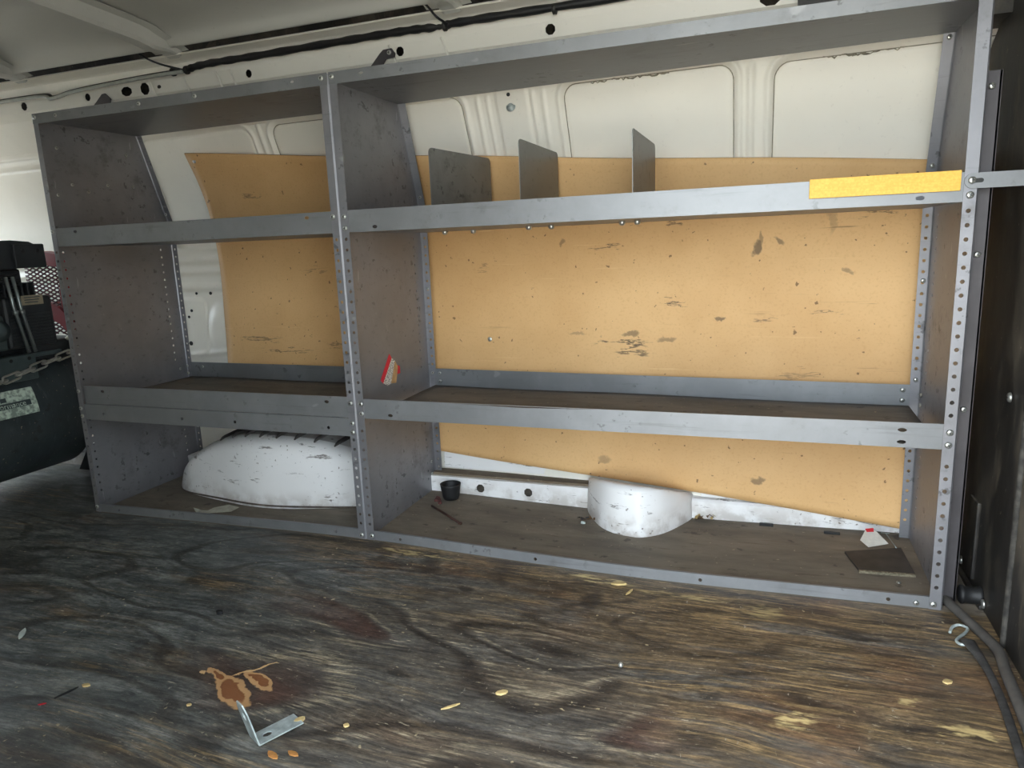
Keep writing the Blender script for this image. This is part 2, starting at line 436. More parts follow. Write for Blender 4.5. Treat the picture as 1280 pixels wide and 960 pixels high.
GALV = m_plain('galvanised steel', (190,200,198), .4, .35, .2, 55)
CHAIN = m_plain('chain steel', (196,194,184), .35, .75, .15, 40)
RED = m_plain('red enamel', (150,20,36), .42, 0, .1, 12)
TANK = m_grime('dark green black tank', (44,50,52), (60,68,70), (78,84,84), .45)
ENGBLK = m_plain('black engine plastic', (38,41,43), .42, 0, .18, 20)
ENGGRY = m_plain('grey green engine metal', (80,92,92), .45, .2, .2, 14)
ROD = m_plain('steel push rod', (150,158,156), .3, .8, .1, 30)
PAPER = m_plain('paper', (214,210,200), .8, 0, .08, 60)
def m_label():
    b = NB('worn foil label', .5)
    n = b.noise(70, detail=5)
    b.col(b.mix(b.ramp(n, .38, .62), lin((132,146,134)), lin((206,220,204)))); return b.m
LABEL = m_label()
INK = m_plain('dark label ink', (62,74,74), .6, 0, .1, 30)
PLATE = m_plain('beige rating plate', (150,138,116), .5, 0, .12, 60)
def m_foam():
    b = NB('yellow strip', .6)
    n = b.noise(260, detail=2); g = b.noise(1, b.scale((12,12,420)), detail=2)
    c = b.mix(b.ramp(n, .3, .75), lin((230,176,72)), lin((242,194,88)))
    c = b.mix(b.math('MULTIPLY', b.ramp(g, .5, .7), .35), c, lin((208,152,52)))
    b.col(c); b.bump(n, .15, .001); return b.m
YELLOW = m_foam()
STRED = m_plain('sticker red', (206,36,52), .5, 0, .08, 60)
def m_print():
    b = NB('sticker print', .55)
    n = b.noise(1, b.scale((60,200,420), rot=(.9,0,0)), detail=3)
    b.col(b.mix(b.ramp(n, .48, .60), lin((214,208,196)), lin((96,92,92)))); return b.m
STPRINT = m_print()
STTAN = m_plain('sticker tan', (204,160,108), .55, 0, .15, 60)
CREAM = m_plain('split pale wood', (222,194,134), .7, 0, .2, 60)
ORWOOD = m_plain('split orange wood', (196,136,72), .7, 0, .2, 60)
WPLAST = m_plain('white plastic', (196,206,200), .5, 0, .08, 60)
RUST = m_plain('rusty steel', (84,58,50), .7, .2, .3, 40)
LEAF = m_plain('dry leaf', (128,100,70), .8, 0, .3, 60)
MAT = m_plain('dark rubber sheet', (62,58,55), .65, 0, .25, 24)
MATEDGE = m_plain('frayed mat edge', (150,140,116), .9, 0, .3, 160)
CONC = m_plain('pale concrete outside', (176,170,158), .9, 0, .1, 3)

# ------------------------------------------------------------------ shape functions of the van side
def skew(x): return (.02 if x < 1 else .042)*(1-x)
def fz(x):   # the plywood floor is not flat under the racks
    return spline([(-1,-.008),(0,-.009),(.5,.0),(.975,.007),(1.35,-.002),(1.7,-.008),(2.1,-.001),(2.31,.003),(3,.003)], x)
YB = [(0,.43),(.12,.432),(.2,.447),(.35,.468),(.5,.484),(.7,.486),(.9,.460),(1.0,.430),(1.1,.385),(1.2,.345)]
def yb(z): return spline(YB, z)
def yw(z): return yb(z)+.024

# ================================================================== SETTING
m = MB()
def ffn(u, v):
    x = 0.0+u*2.42; y = -1.25+v*(.50+1.25); return (x, y, fz(x))
m.grid(122, 60, ffn)
for i, f in enumerate(m.f):
    yc = sum(m.v[k][1] for k in f)/4
    if yc > .004: m.mi[i] = 1
floor = m.build('floor', [FLOOR, BAY]); tag(floor, kind='structure')
m = MB(); m.grid(20, 20, lambda u, v: (-1.9+u*1.894, -1.25+v*1.75, fz(0)-.010))
o = m.build('floor_left', [FLOOR_L]); tag(o, kind='structure')

# --- back wall: pressed sheet metal
def rrect(x, z, x0, x1, z0, z1, r):
    cx, cz = (x0+x1)/2, (z0+z1)/2; hx, hz = (x1-x0)/2-r, (z1-z0)/2-r
    dx, dz = abs(x-cx)-hx, abs(z-cz)-hz
    return math.hypot(max(dx,0), max(dz,0))+min(max(dx,dz),0)-r
RECTS = [(-1.45,-.14,.78,1.10,.03), (-.06,.405,.80,1.150,.035), (.49,.78,.80,1.150,.035), (.84,1.145,.80,1.165,.035), (1.44,1.866,.80,1.160,.035), (1.957,2.60,.80,1.150,.035)]
def wall_h(x, z):
    h = 0.0
    for q in RECTS:
        if q[0]-.05 < x < q[1]+.05 and z > .74:
            d = rrect(x, z, *q)
            h -= .005*sstep(.004, -.004, d)
            h += .007*math.exp(-((d-.013)/.006)**2)
            h += -.005*math.exp(-((d+.001)/.0035)**2)
    for cx, w, a in ((1.905,.008,.007), (.447,.007,.006), (1.195,.006,.005), (1.225,.005,.005), (1.355,.006,.006), (1.385,.006,.004), (.81,.006,.005)):
        if abs(x-cx) < .05 and z > .78: h += a*math.exp(-((x-cx)/w)**4)*sstep(1.165, 1.14, z)
    if 1.24 < x < 1.36 and z > .9: h += .005*sstep(1.245,1.255,x)*sstep(1.345,1.335,x)
    for cz, w, a in ((.745,.010,.007),(.705,.010,.007),(.650,.012,.009)):
        h += a*math.exp(-((z-cz)/w)**4)
    if x < -.10:
        h -= .008*math.exp(-((x+.85)/.006)**2)*(1 if .78 < z < 1.12 else 0)
        for cz in (1.125, 1.150, 1.172): h += .006*math.exp(-((z-cz)/.007)**4)
    # belt recess with pressed oval and raised pad between rack end and board
    if .2 < z < .64:
        h += .020*math.exp(-(((x-.10)/.055)**2+((z-.50)/.075)**2)**2)
        d = rrect(x, z, -.12, .035, .40, .61, .03); h += .006*sstep(.004,-.006,d)
        h += .008*math.exp(-((z-.405-.12*(x))/.010)**2)*(1 if x < .3 else 0)
    return h
m = MB()
xs_ = [-1.74+.02*i for i in range(45)]+[-.84+.006*i for i in range(115)]+[-.15+.0036*i for i in range(712)]+[2.42+.03*i for i in range(11)]
zs_ = [.012*i for i in range(32)]+[.384+.006*i for i in range(80)]+[.864+.0036*i for i in range(93)]+[1.20]
o_ = len(xs_)
m.add([(x, yw(z)-wall_h(x, z)+skew(x), z) for z in zs_ for x in xs_], [(j*o_+i, j*o_+i+1, (j+1)*o_+i+1, (j+1)*o_+i) for j in range(len(zs_)-1) for i in range(o_-1)], 0, True)
wall_back = m.build('wall_back', [WHITE]); tag(wall_back, kind='structure')

# bead of seam sealer round each pressed panel, ragged in places along the top
SEAL = m_plain('seam sealer', (150,142,124), .8, 0, .2, 60)
for q in RECTS[2:]:
    x0, x1, z0, z1, r_ = q
    pts = [(x0, z0+.02)]+[(x0+r_-r_*math.cos(a), z1-r_+r_*math.sin(a)) for a in [PI/2*k/6 for k in range(7)]]+[(x0+(x1-x0)*k/8, z1) for k in range(2,7)]+[(x1-r_+r_*math.sin(a), z1-r_+r_*math.cos(a)) for a in [PI/2*k/6 for k in range(7)]]+[(x1, z0+.02)]
    P3 = []
    for (xa, za), (xb, zb) in zip(pts, pts[1:]):
        n_ = max(1, int(math.hypot(xb-xa, zb-za)/.012))
        for k in range(n_): P3.append((xa+(xb-xa)*k/n_, za+(zb-za)*k/n_))
    m = MB(); m.tube([(x, yw(z)+skew(x)-wall_h(x, z)-.0004, z) for x, z in P3], .0015, 6)
    m.build('seam_bead', [SEAL], wall_back)
for xa, xb, zt in ((1.515,1.56,1.160),(1.57,1.72,1.160),(2.06,2.16,1.150),(2.12,2.23,1.150)):
    m = MB(); P3 = []; k = 0; x = xa
    while x < xb: P3.append((x, yw(zt)+skew(x)-wall_h(x,zt)-.001, zt-.002+random.uniform(-.004,.0035))); x += .006
    m.tube(P3, [random.uniform(.0008,.0026) for _ in P3], 6); m.build('seam_bead', [SEAL], wall_back)

# cant rail above the racks (with punched holes) and roof flange
RP = [(.41,1.150),(.335,1.192),(.275,1.224),(.254,1.246),(.250,1.282),(.246,1.294),(.240,1.316),(.232,1.320),(.190,1.327),(.186,1.322)]
def rail_y(v): i = int(min(v, len(RP)-1.001)); t = v-i; return RP[i][0]+(RP[i+1][0]-RP[i][0])*t, RP[i][1]+(RP[i+1][1]-RP[i][1])*t
hx = [(-.353,.013,.34),(-.07,.011,.30),(.092,.021,.36),(.165,.017,.46),(.221,.008,.14),(.552,.010,.29),(1.037,.011,.31),(1.446,.012,.33),(1.945,.022,.46)]
us = [-1.74]; cells = {}
for x, ru, rv in hx: us += [x-ru-.012, x+ru+.012]
us.append(2.0)
us = sorted(us)
vsl = [0,1,2,3,4,5,6,7,8,9]
for x, ru, rv in hx:
    i = us.index(x-ru-.012); cells[(i,3)] = (ru, rv)
m = MB()
m.plate(us, vsl, lambda u, v: (u, rail_y(v)[0], rail_y(v)[1]), cells)
rail = m.build('side_rail', [WHITE], wall_back, .0015)
m = MB(); m.box((-1.74,.40,1.17),(2.9,.44,1.45)); m.box((2.70,-.2,-.03),(2.74,.44,1.45)); m.build('outer_skin', [BLACK], wall_back)  # black backing; shade inside rail holes and roof slot put into its colour
m = MB(); m.box((2.0,.215,1.195),(2.35,.35,1.34)); m.box((2.35,.20,1.16),(2.70,.35,1.34)); tag(m.build('trim_1', [BLACK]), kind='structure')
# dimples on the rail
m = MB()
for x in (.33,.45,.50,.20,1.02,1.17):
    m.tube([(x,.268,1.218),(x,.2545,1.246),(x-.012,.2505,1.283)], .0045, 8)
m.build('rail_rib', [WHITE], wall_back)

# sill along the floor and the strip over it
m = MB()
def sill(x0, x1, y, zt):
    a, b = fz(x0)-.01, fz(x1)-.01
    yy = lambda x: .45+skew(x)
    vs = [(x0,y,a),(x1,y,b),(x1,y,zt-.006),(x0,y,zt-.006),(x0,y+.006,zt),(x1,y+.006,zt),(x1,yy(x1)+.03,zt+.002),(x0,yy(x0)+.03,zt+.002)]
    m.add(vs, [(0,1,2,3),(3,2,5,4),(4,5,6,7)])
sx = [1.5]
uss = [-1.5,.95,1.125,1.163,1.28,1.318,1.50]
m.plate(uss, [-.02,.008,.046,.056], lambda u, v: (u, .388, v), {(2,1):(.0125,.0125),(4,1):(.0125,.0125)})
m.add([(-1.5,.388,.056),(1.5,.388,.056),(1.5,.50,.060),(-1.5,.50,.060)], [(0,1,2,3)])
sill(1.76, 2.40, .394, .048)
m.build('sill', [WHITE_SCUFF], wall_back)
m = MB(); m.box((1.10,.41,-.02),(1.34,.44,.054)); m.build('sill_hole_backing', [BLACK], wall_back)  # black box behind the sill holes paints in the dark inside
m = MB(); m.cbox((1.0,.440,.068),(1.462,.462,.135), .003); m.cbox((1.80,.405,.052),(1.92,.42,.064), .002)
m.build('sill_strip', [WHITE_SCUFF], wall_back)
m = MB(); m.box((.98,.40,.0555),(1.49,.445,.064)); m.build('dirt_line', [m_grime('dirt on ledge',(96,82,66),(130,118,100),(70,60,50))], wall_back)

# round filler housing bump
m = MB(); foot = [(1.477,.47),(1.478,.41),(1.492,.355),(1.541,.274),(1.587,.236),(1.63,.226),(1.668,.228),(1.717,.268),(1.76,.345),(1.778,.395),(1.780,.47)]
fp = polyline([(x,y,0) for x,y in foot], 5); c = Vector((1.63,.43,0))
lv = [(1.0,-.02),(1.0,.0),(.99,.045),(.97,.085),(.94,.11),(.90,.122),(.8,.13),(.5,.13),(.25,.13),(.0,.06)]
vs = []; fs = []
for k, z in lv:
    for p in fp:
        q = c+(p-c)*k; lim = .076+max(-.02, (.402-q.y)*.357)-.003-.081*(q.x-1.63)
        vs.append((q.x, q.y, min(z, lim)))
n = len(fp)
for i in range(len(lv)-1):
    for j in range(n-1): fs.append((i*n+j, i*n+j+1, (i+1)*n+j+1, (i+1)*n+j))
m.add(vs, fs, 0, True); m.build('round_housing', [WHITE_SCUFF], wall_back)

# wheel arch
WA0, WA1 = .055, .955
m = MB(); nu = 60; nvv = 26
def arch(u, v):
    x = WA0+u*(WA1-WA0); t = 2*u-1
    h = .228*(max(0.0, (1-abs(t)**2.5))**.55 if t > 0 else max(0.0, (1-abs(t)**1.9))**.72)
    yf = .158+.14*abs(t)**5+.02*math.sin(u*9)
    # section: vertical face then rounded shoulder then top running back to the wall
    s = v
    if s < .5: y = yf+.014*(s/.5)**2; z = h*.80*(s/.5)
    elif s < .74:
        a = (s-.5)/.24*PI/2; y = yf+.014+.05*(1-math.cos(a)); z = h*(.80+.20*math.sin(a))
    else: y = yf+.064+(.49-yf-.064)*(s-.74)/.26; z = h+.012*(s-.74)/.26
    return (x, y, z-.012+fz(x)*.5)
m.grid(nu, nvv, arch)
ARCHTOP = m_grime('dusty arch top', (150,146,142), (196,192,188), (116,110,104), .6)
for i, f in enumerate(m.f):
    if sum(m.v[k][2] for k in f)/4 > .10 and (i // (nu-1)) >= 18 and sum(m.v[k][0] for k in f)/4 > .22: m.mi[i] = 1
arch_o = m.build('wheel_arch', [WHITE_SCUFF, ARCHTOP], wall_back)
RIBM = m_plain('dark rib paint', (84,80,78), .6, 0, .25, 30)  # one even dark colour along the ribs
for k in range(9):   # pressed ribs running back over the arch
    x = .33+k*.060; pts = []
    for j in range(9):
        p = Vector(arch((x-WA0)/(WA1-WA0), .66+.04*j)); pts.append(p+Vector((0,0,.002)))
    m = MB(); m.tube(pts, [.002,.005,.007,.008,.008,.008,.008,.008,.006], 8)
    m.build('arch_rib', [RIBM], arch_o)
m = MB()
pts = [Vector(arch(k/40, .06))+Vector((0,-.003,.0)) for k in range(1,40)]
m.tube(pts, .0026, 6); m.build('arch_seam', [m_plain('dirty seam sealer', (120,106,96), .8, 0, .3, 40)], arch_o)

# wall_plug at the upper seam; dark discs paint in the shade of holes
def disc(name, mat, parent, c, axis, r, h, n=16, prof=None):
    mm = MB(); q = Vector(axis).to_track_quat('Z', 'Y').to_matrix().to_4x4(); q.translation = Vector(c)
    mm.lathe(prof or [(r,0),(r,h*.6),(r*.8,h),(0,h)], q, n); return mm.build(name, mat, parent)
disc('wall_plug', [GALV], wall_back, (1.292,yw(1.122)+skew(1.29)-.006,1.122), (0,-1,.3), .011, .006, 16, [(.013,0),(.013,.002),(.009,.003),(.008,.007),(0,.007)])
for (x, z, r) in ((-.03,.566,.0055), (-.045,.543,.005), (-.045,.446,.008), (.062,.628,.006), (-.004,.628,.005), (1.29,1.152,.005)):
    disc('hole_disc', [RUBBER], wall_back, (x, yw(z)+skew(x)-wall_h(x,z)-.001, z), (0,-1,0), r, .0025)

# --- roof: skin with bead, bows
def roof_z(y): return spline([(-1.4,1.405),(-.3,1.395),(.05,1.380),(.10,1.372),(.135,1.358),(.155,1.338),(.165,1.335),(.172,1.350),(.19,1.385)], y)
m = MB()
def roof(u, v):
    x = -1.74+u*4.44; y = .19-v**1.6*1.51
    z = roof_z(y)+.006*math.exp(-((y+.12)/.03)**2)+.004*math.exp(-((y+.55)/.05)**2)
    return (x, y, z)
m.grid(60, 110, roof)
ceiling = m.build('ceiling', [ROOF]); m = MB(); m.box((-1.74,-1.35,1.425),(2.74,.44,1.45)); m.build('outer_roof', [WHITE], ceiling); tag(ceiling, kind='structure')  # outer roof box added to stop sun leaking in past the skin
BOW = [(0,-.008),(.038,-.012),(.043,-.044),(.050,-.052),(.084,-.052),(.091,-.044),(.096,-.014),(.121,-.010)]
def bow(x0, w=1.0):
    mm = MB()
    ys = [.20,.19,.17,.15,.13,.11,.09,.06,.03,0,-.2,-.4,-.7,-1.0,-1.3]
    vs = []; fs = []
    for y in ys:
        k = sstep(.19,.03,y); zb = roof_z(y) if y < .09 else 1.374-(y-.09)*.36
        k = .38+.62*sstep(.19,.09,y)
        for dx, dz in BOW: vs.append((x0+dx*w, y, zb+dz*k+.004))
    n = len(BOW)
    for i in range(len(ys)-1):
        for j in range(n-1): fs.append((i*n+j, i*n+j+1, (i+1)*n+j+1, (i+1)*n+j))
    mm.add(vs, fs, 0, False); return mm.build('roof_bow', [ROOF], ceiling, .0015)
for x0 in (-1.15,-.345,.275,1.145,2.02): bow(x0)
for (x, y) in ((.30,.02),(.305,-.02),(.30,-.12),(1.17,.10),(1.165,.05)):
    disc('roof_hole_disc', [RUBBER], ceiling, (x, y, roof_z(y)-.0035), (0,0,-1), .008, .0015)  # dark discs stand in for the shade of open flange holes

# --- right bulkhead
m = MB(); bp = [(.42,-.03),(.42,.9),(.42,1.04),(.33,1.13),(.23,1.19),(.10,1.30),(-.1,1.36),(-1.25,1.38),(-1.25,-.03)]
m.prism(bp, Matrix(((0,0,1,2.385),(1,0,0,0),(0,1,0,0),(0,0,0,1))), .02)
wall_right = m.build('wall_right', [BLACK]); tag(wall_right, kind='structure')
m = MB(); m.box((2.312,.030,.0),(2.336,.034,1.028)); m.box((2.333,.030,.0),(2.337,.12,1.028))
post = m.build('bulkhead_angle', [DKSTEEL], wall_right)
m = MB()
pts = polyline([(2.383,-.115,-.005),(2.383,-.115,.3),(2.382,-.112,.6),(2.382,-.10,1.0)], 8)
m.tube(pts, .006, 8); m.build('edge_welt', [m_plain('scuffed welt', (74,70,64), .7, 0, .4, 70)], wall_right)
m = MB(); q = Matrix.Rotation(PI/2,4,'Y'); q.translation = Vector((2.345,.045,.022))
m.lathe([(.0,0),(.016,0),(.019,.003),(.019,.008),(.017,.010),(.017,.030),(.020,.034),(.020,.04)], q, 20)
m.build('rubber_buffer', [RUBBER], wall_right)
m = MB(); m.cbox((2.378,.10,.03),(2.386,.16,.20), .003); m.cbox((2.376,.02,.0),(2.386,.30,.012), .003); m.build('bracket_plate', [BLACK], wall_right)

# --- near side of the van: wall with the open side doorway (unseen; narrowed to dim the left unit)
m = MB(); m.box((-1.7,-1.30,-.03),(1.42,-1.26,1.40)); m.box((2.37,-1.30,-.03),(2.42,-1.26,1.40)); m.box((1.42,-1.30,1.34),(2.37,-1.26,1.40))
wall_front = m.build('wall_front', [WHITE]); tag(wall_front, kind='structure')
m = MB()
for a, b in (((-1.74,-1.30,-.03),(-1.70,-1.15,1.40)), ((-1.74,-1.15,-.03),(-1.70,.34,.70)), ((-1.74,-1.15,1.28),(-1.70,.34,1.40)), ((-1.74,-1.15,.70),(-1.70,-.35,1.28)), ((-1.74,.34,-.03),(-1.70,.45,1.40))): m.box(a, b)
wall_left = m.build('wall_left', [WHITE]); tag(wall_left, kind='structure')  # unseen end wall added to cut the light coming in from the left
m = MB(); m.box((-12,-12,-.70),(14,12,-.66)); g = m.build('ground', [CONC]); tag(g, kind='structure')

# ================================================================== SHELVING UNITS
XM, XR = .9757, 2.3082
unitL = thing('shelving_unit', 'narrower grey metal van shelving unit on the left, over the white wheel arch', 'shelving unit', (0,0,0))
unitR = thing('shelving_unit', 'wider grey metal shelving unit on the right with three dividers and a yellow strip', 'shelving unit', (XM,0,0))

# one bolt mesh, seen from -y
def bolt_mesh(name, r=.0062):
    mm = MB(); q = Matrix.Rotation(PI/2, 4, 'X')
    mm.lathe([(r,0),(r,.0012),(r*.9,.0026),(r*.6,.0036),(0,.0040)], q, 14)
    mm.add([(-r*.55,-.0039,-r*.12),(r*.55,-.0039,-r*.12),(r*.55,-.0039,r*.12),(-r*.55,-.0039,r*.12)], [(0,1,2,3)], 1)
    mm.add([(-r*.12,-.0040,-r*.55),(r*.12,-.0040,-r*.55),(r*.12,-.0040,r*.55),(-r*.12,-.0040,r*.55)], [(0,1,2,3)], 1)
    o = mm.build(name, [ZINC, SLOT]); me = o.data; bpy.data.objects.remove(o); WLOC.pop(name, None); return me
BOLT = bolt_mesh('bolt')
def bolt(parent, x, y, z, rot=None, s=1.0):
    o = bpy.data.objects.new('bolt', BOLT); COL.objects.link(o); o.parent = parent
    o.location = Vector((x,y,z))-WLOC[parent.name]; o.scale = (s,s,s)
    o.rotation_euler = rot or (0, random.uniform(0,1.5), 0)
    return o

def rear(x, z):   # depth of an end panel at height z: straight, then leaning forward near the roof
    top = .42 if z < .87 else .42-.09*((z-.87)/.286)
    return top+skew(x)
TOPZ = 1.168
def end_panel(parent, xs, s, w=.0225, label=None):
    z0 = fz(xs)
    rows = [z0, .0127]
    k = .0127
    while k < .80: k += .0254; rows.append(round(k,4))
    nh = len(rows)-1
    rows += [.87,.93,.97,1.01,1.06,1.11,TOPZ]
    cols = [0,1,2,3,4,5,6,7,8,9]
    def pos(u, z):
        i = int(min(u, 8.999)); t = u-i
        def node(k):
            R = rear(xs, z)
            return [(w,0),(.003,0),(0,.003),(0,.016),(0,.042),(0,R-.062),(0,R-.038),(0,R-.003),(.003,R),(w,R)][k]
        a, b = node(i), node(i+1)
        return (xs+s*(a[0]+(b[0]-a[0])*t), a[1]+(b[1]-a[1])*t, z)
    # express holes in the param space (u span is 1 per column)
    holes = {}
    busy = ((.328,.395),(.795,.87)) if parent is unitR else ((.28,.395),(.795,.87))
    for j in range(1, nh):
        zc = (rows[j]+rows[j+1])/2
        if j+1 >= len(rows) or zc > .80: continue
        if any(a < zc < b for a, b in busy) or zc < .03: 
            continue
        holes[(0,j)] = (.0038/(w-.003), .0038)
        if j % 1 == 0: holes[(3,j)] = (.0034/.026, .0034)
        holes[(5,j)] = (.0034/.024, .0034)
        holes[(8,j)] = (.0036/(w-.003), .0036)
    mm = MB(); mm.plate(cols, rows, pos, holes)
    o = mm.build('end_panel', [PANEL], parent, .0014, 0)
    return tag(o, label)

def oval_lip(mm, x0, x1, z0, z1, y, slots, mi=0, zfun=None):
    """front face of a tray with its slots; slots (x, z, rx, rz)"""
    us = sorted({x0, x1} | {v for sx_, sz_, rx, rz in slots for v in (sx_-rx*1.6, sx_+rx*1.6)} | {x0+(x1-x0)*k/6 for k in range(1,6) if all(abs(x0+(x1-x0)*k/6-s_[0]) > .03 for s_ in slots)})
    vs_ = sorted({z0, z1} | {v for sx_, sz_, rx, rz in slots for v in (sz_-rz*1.7, sz_+rz*1.7)})
    holes = {}
    for sx_, sz_, rx, rz in slots:
        i = us.index(sx_-rx*1.6); j = vs_.index(sz_-rz*1.7); holes[(i,j)] = (rx, rz)
    zf = zfun or (lambda u, v: v)
    mm.plate(us, vs_, lambda u, v: (u, y, zf(u, v)), holes, mi)

def tray(parent, name, x0, x1, zb, zt, slots, back=.05, mats=None, depth=None, wob=0, y0=.0022):
    mm = MB()
    zf = (lambda u, v: v-wob*(v-zb)/(zt-zb)*math.exp(-((u-1.42)/.12)**2)) if wob else None
    oval_lip(mm, x0, x1, zb, zt, y0, slots, 0, zf)
    R0, R1 = (depth or .417)+skew(x0), (depth or .417)+skew(x1)
    mm.add([(x0,y0,zb),(x1,y0,zb),(x1,R1,zb),(x0,R0,zb)], [(0,3,2,1)], 0)
    if back: mm.add([(x0,R0,zb),(x1,R1,zb),(x1,R1,zb+back),(x0,R0,zb+back)], [(0,1,2,3)], 0)
    # folded return on the lip's upper edge
    mm.add([(x0,y0,zt),(x1,y0,zt),(x1,y0+.008,zt-.001),(x0,y0+.008,zt-.001)], [(0,1,2,3)], 0)
    return mm.build(name, mats or [SHELF], parent, .0012, 0)
def liner(parent, x0, x1, z):
    mm = MB()
    def fn(u, v):
        x = x0+u*(x1-x0); y = .011+v*(.411+skew(x)-.011)
        return (x, y, z+.0022+.0012*math.sin(x*9+y*7)*math.sin(y*11))
    mm.grid(40, 14, fn)
    return mm.build('grimy_liner', [LINER], parent, .0015, 1)

def top_shelf(parent, x0, x1, slots):
    mm = MB(); oval_lip(mm, x0, x1, 1.143, 1.170, -.0004, slots)
    n = 24
    def fn(u, v):
        x = x0+u*(x1-x0); return (x, -.0004+v*(.330+skew(x)), 1.1435+.011*min(1, v*6) if v < .17 else 1.1545)
    mm.add([(x0,-.0004,1.1435),(x1,-.0004,1.1435),(x1,.010,1.1435),(x0,.010,1.1435)], [(0,3,2,1)])
    mm.add([(x0,.010,1.1435),(x1,.010,1.1435),(x1,.012,1.153),(x0,.012,1.153)], [(0,3,2,1)])
    mm.add([(x0,.012,1.153),(x1,.012,1.153),(x1,.333+skew(x1),1.153),(x0,.333+skew(x0),1.153)], [(0,3,2,1)])
    mm.add([(x0,.333+skew(x0),1.153),(x1,.333+skew(x1),1.153),(x1,.333+skew(x1),1.17),(x0,.333+skew(x0),1.17)], [(0,1,2,3)])
    return mm.build('top_shelf', [SHELF], parent, .0012, 0)

def bottom_rail(parent, x0, x1, slots):
    mm = MB()
    oval_lip(mm, x0, x1, 0, .0255, .0022, slots, 0, lambda u, v: v+fz(u)-.001)
    k = [x0+(x1-x0)*i/12 for i in range(13)]
    for a, b in zip(k, k[1:]):
        mm.add([(a,.0022,fz(a)+.0245),(b,.0022,fz(b)+.0245),(b,.009,fz(b)+.0240),(a,.009,fz(a)+.0240)], [(0,1,2,3)])
        mm.add([(a,.0022,fz(a)+.001),(b,.0022,fz(b)+.001),(b,.035,fz(b)+.001),(a,.035,fz(a)+.001)], [(0,1,2,3)])
    return mm.build('bottom_rail', [SHELF], parent, .0014, 0)

# ---- left unit
end_panel(unitL, 0.0, 1, .0215); end_panel(unitL, XM-.0008, -1, .0225)
SL = (.0065, .0038)
top_shelf(unitL, .002, XM-.002, [(.876,1.160,.005,.003)])
tray(unitL, 'upper_shelf', .020, XM-.021, .804, .855, [(.095,.8435,.0065,.004),(.88,.8435,.0065,.004)], .03)
tray(unitL, 'middle_shelf', .020, XM-.021, .3365, .3905, [(.096,.376,.0065,.004),(.884,.376,.0065,.004)], .055, y0=.0085)
liner(unitL, .022, XM-.022, .3365)
tray(unitL, 'lower_tray', .020, XM-.021, .2885, .3355, [(.095,.308,.004,.0042),(.396,.308,.004,.0042),(.583,.308,.004,.0042),(.887,.308,.004,.0042)], 0, None, .09)
bottom_rail(unitL, .020, XM-.021, [(.096,.012,.0042,.0042),(.88,.012,.0042,.0042)])
for x, z in ((.012,1.160),(.0115,.846),(.011,.376),(.010,.323),(.011,.299),(.011,.008),(.958,1.159),(.958,.842),(.962,.377),(.963,.324),(.962,.300),(.962,.018)):
    bolt(unitL, x, -.0012, z)
for x in (.094,.396,.582): bolt(unitL, x, -.0014, 1.158, s=.85)
for y, z in ((.059,1.085),(.041,.952),(.092,.984),(.143,.966),(.214,.989),(.300,1.089),(.311,.990)):
    bolt(unitL, .0014, y, z, (0,0,PI/2), .75)
for x, y, z in ((.008,.425,.905),(.009,.432,.378),(.009,.432,.352)): bolt(unitL, x, y, z, s=.8)
bolt(unitL, .075, .419+skew(.07)-.0012, .376, s=.8); bolt(unitL, .0014, .405, .372, (0,0,PI/2), .75)
# ---- right unit
p = end_panel(unitR, XM+.0008, 1, .0235)
end_panel(unitR, XR, -1, .0235)
top_shelf(unitR, XM+.002, XR-.002, [(1.065,1.159,.006,.003)])
tray(unitR, 'upper_shelf', XM+.023, XR-.022, .804, .8553, [(1.070,.841,.0065,.004),(1.071,.814,.0065,.004),(2.217,.814,.0072,.004)], .03)
tray(unitR, 'middle_shelf', XM+.023, XR-.022, .3385, .388, [(1.073,.3735,.0065,.0038),(1.075,.349,.0065,.0038),(2.215,.3735,.0078,.0038),(2.215,.349,.0078,.0038)], .055, wob=.004)
liner(unitR, XM+.025, XR-.024, .3385)
bottom_rail(unitR, XM+.023, XR-.022, [(1.076,.012,.004,.004),(1.446,.012,.004,.004),(1.835,.012,.004,.004),(2.211,.012,.004,.004)])
for x, z in ((.987,1.159),(.989,.841),(.990,.814),(.993,.376),(.993,.351),(.994,.019),(2.2955,.815),(2.2955,.373),(2.2945,.348),(2.292,.014)):
    bolt(unitR, x, -.0012, z, s=1.0 if x < 2 else 1.05)
bolt(unitR, 2.262, .0010, .012, s=.9)
for z in (1.145,.896,.640,.405): bolt(unitR, XR-.012, rear(XR,z)-.0012, z, s=.85)
for z in (.638,.380,.905): bolt(unitR, XM+.014, rear(XM,z)-.0012, z, s=.75)
for z in (.380,.355): bolt(unitR, 2.270, .417+skew(2.27)-.0013, z, s=.9); bolt(unitR, XM+.040, .417+skew(1.0)-.0013, z, s=.85)
for z in (.372,.348): bolt(unitR, XR-.0012, .345, z, (0,0,-PI/2), .85)
for y, z in ((.395,.10),(.395,.06),(.03,.05)): bolt(unitR, XM+.0020, y, z, (0,0,PI/2), .8)
bolt(unitR, 2.245, .10, fz(2.2)+.004, (-PI/2,0,0), .8)
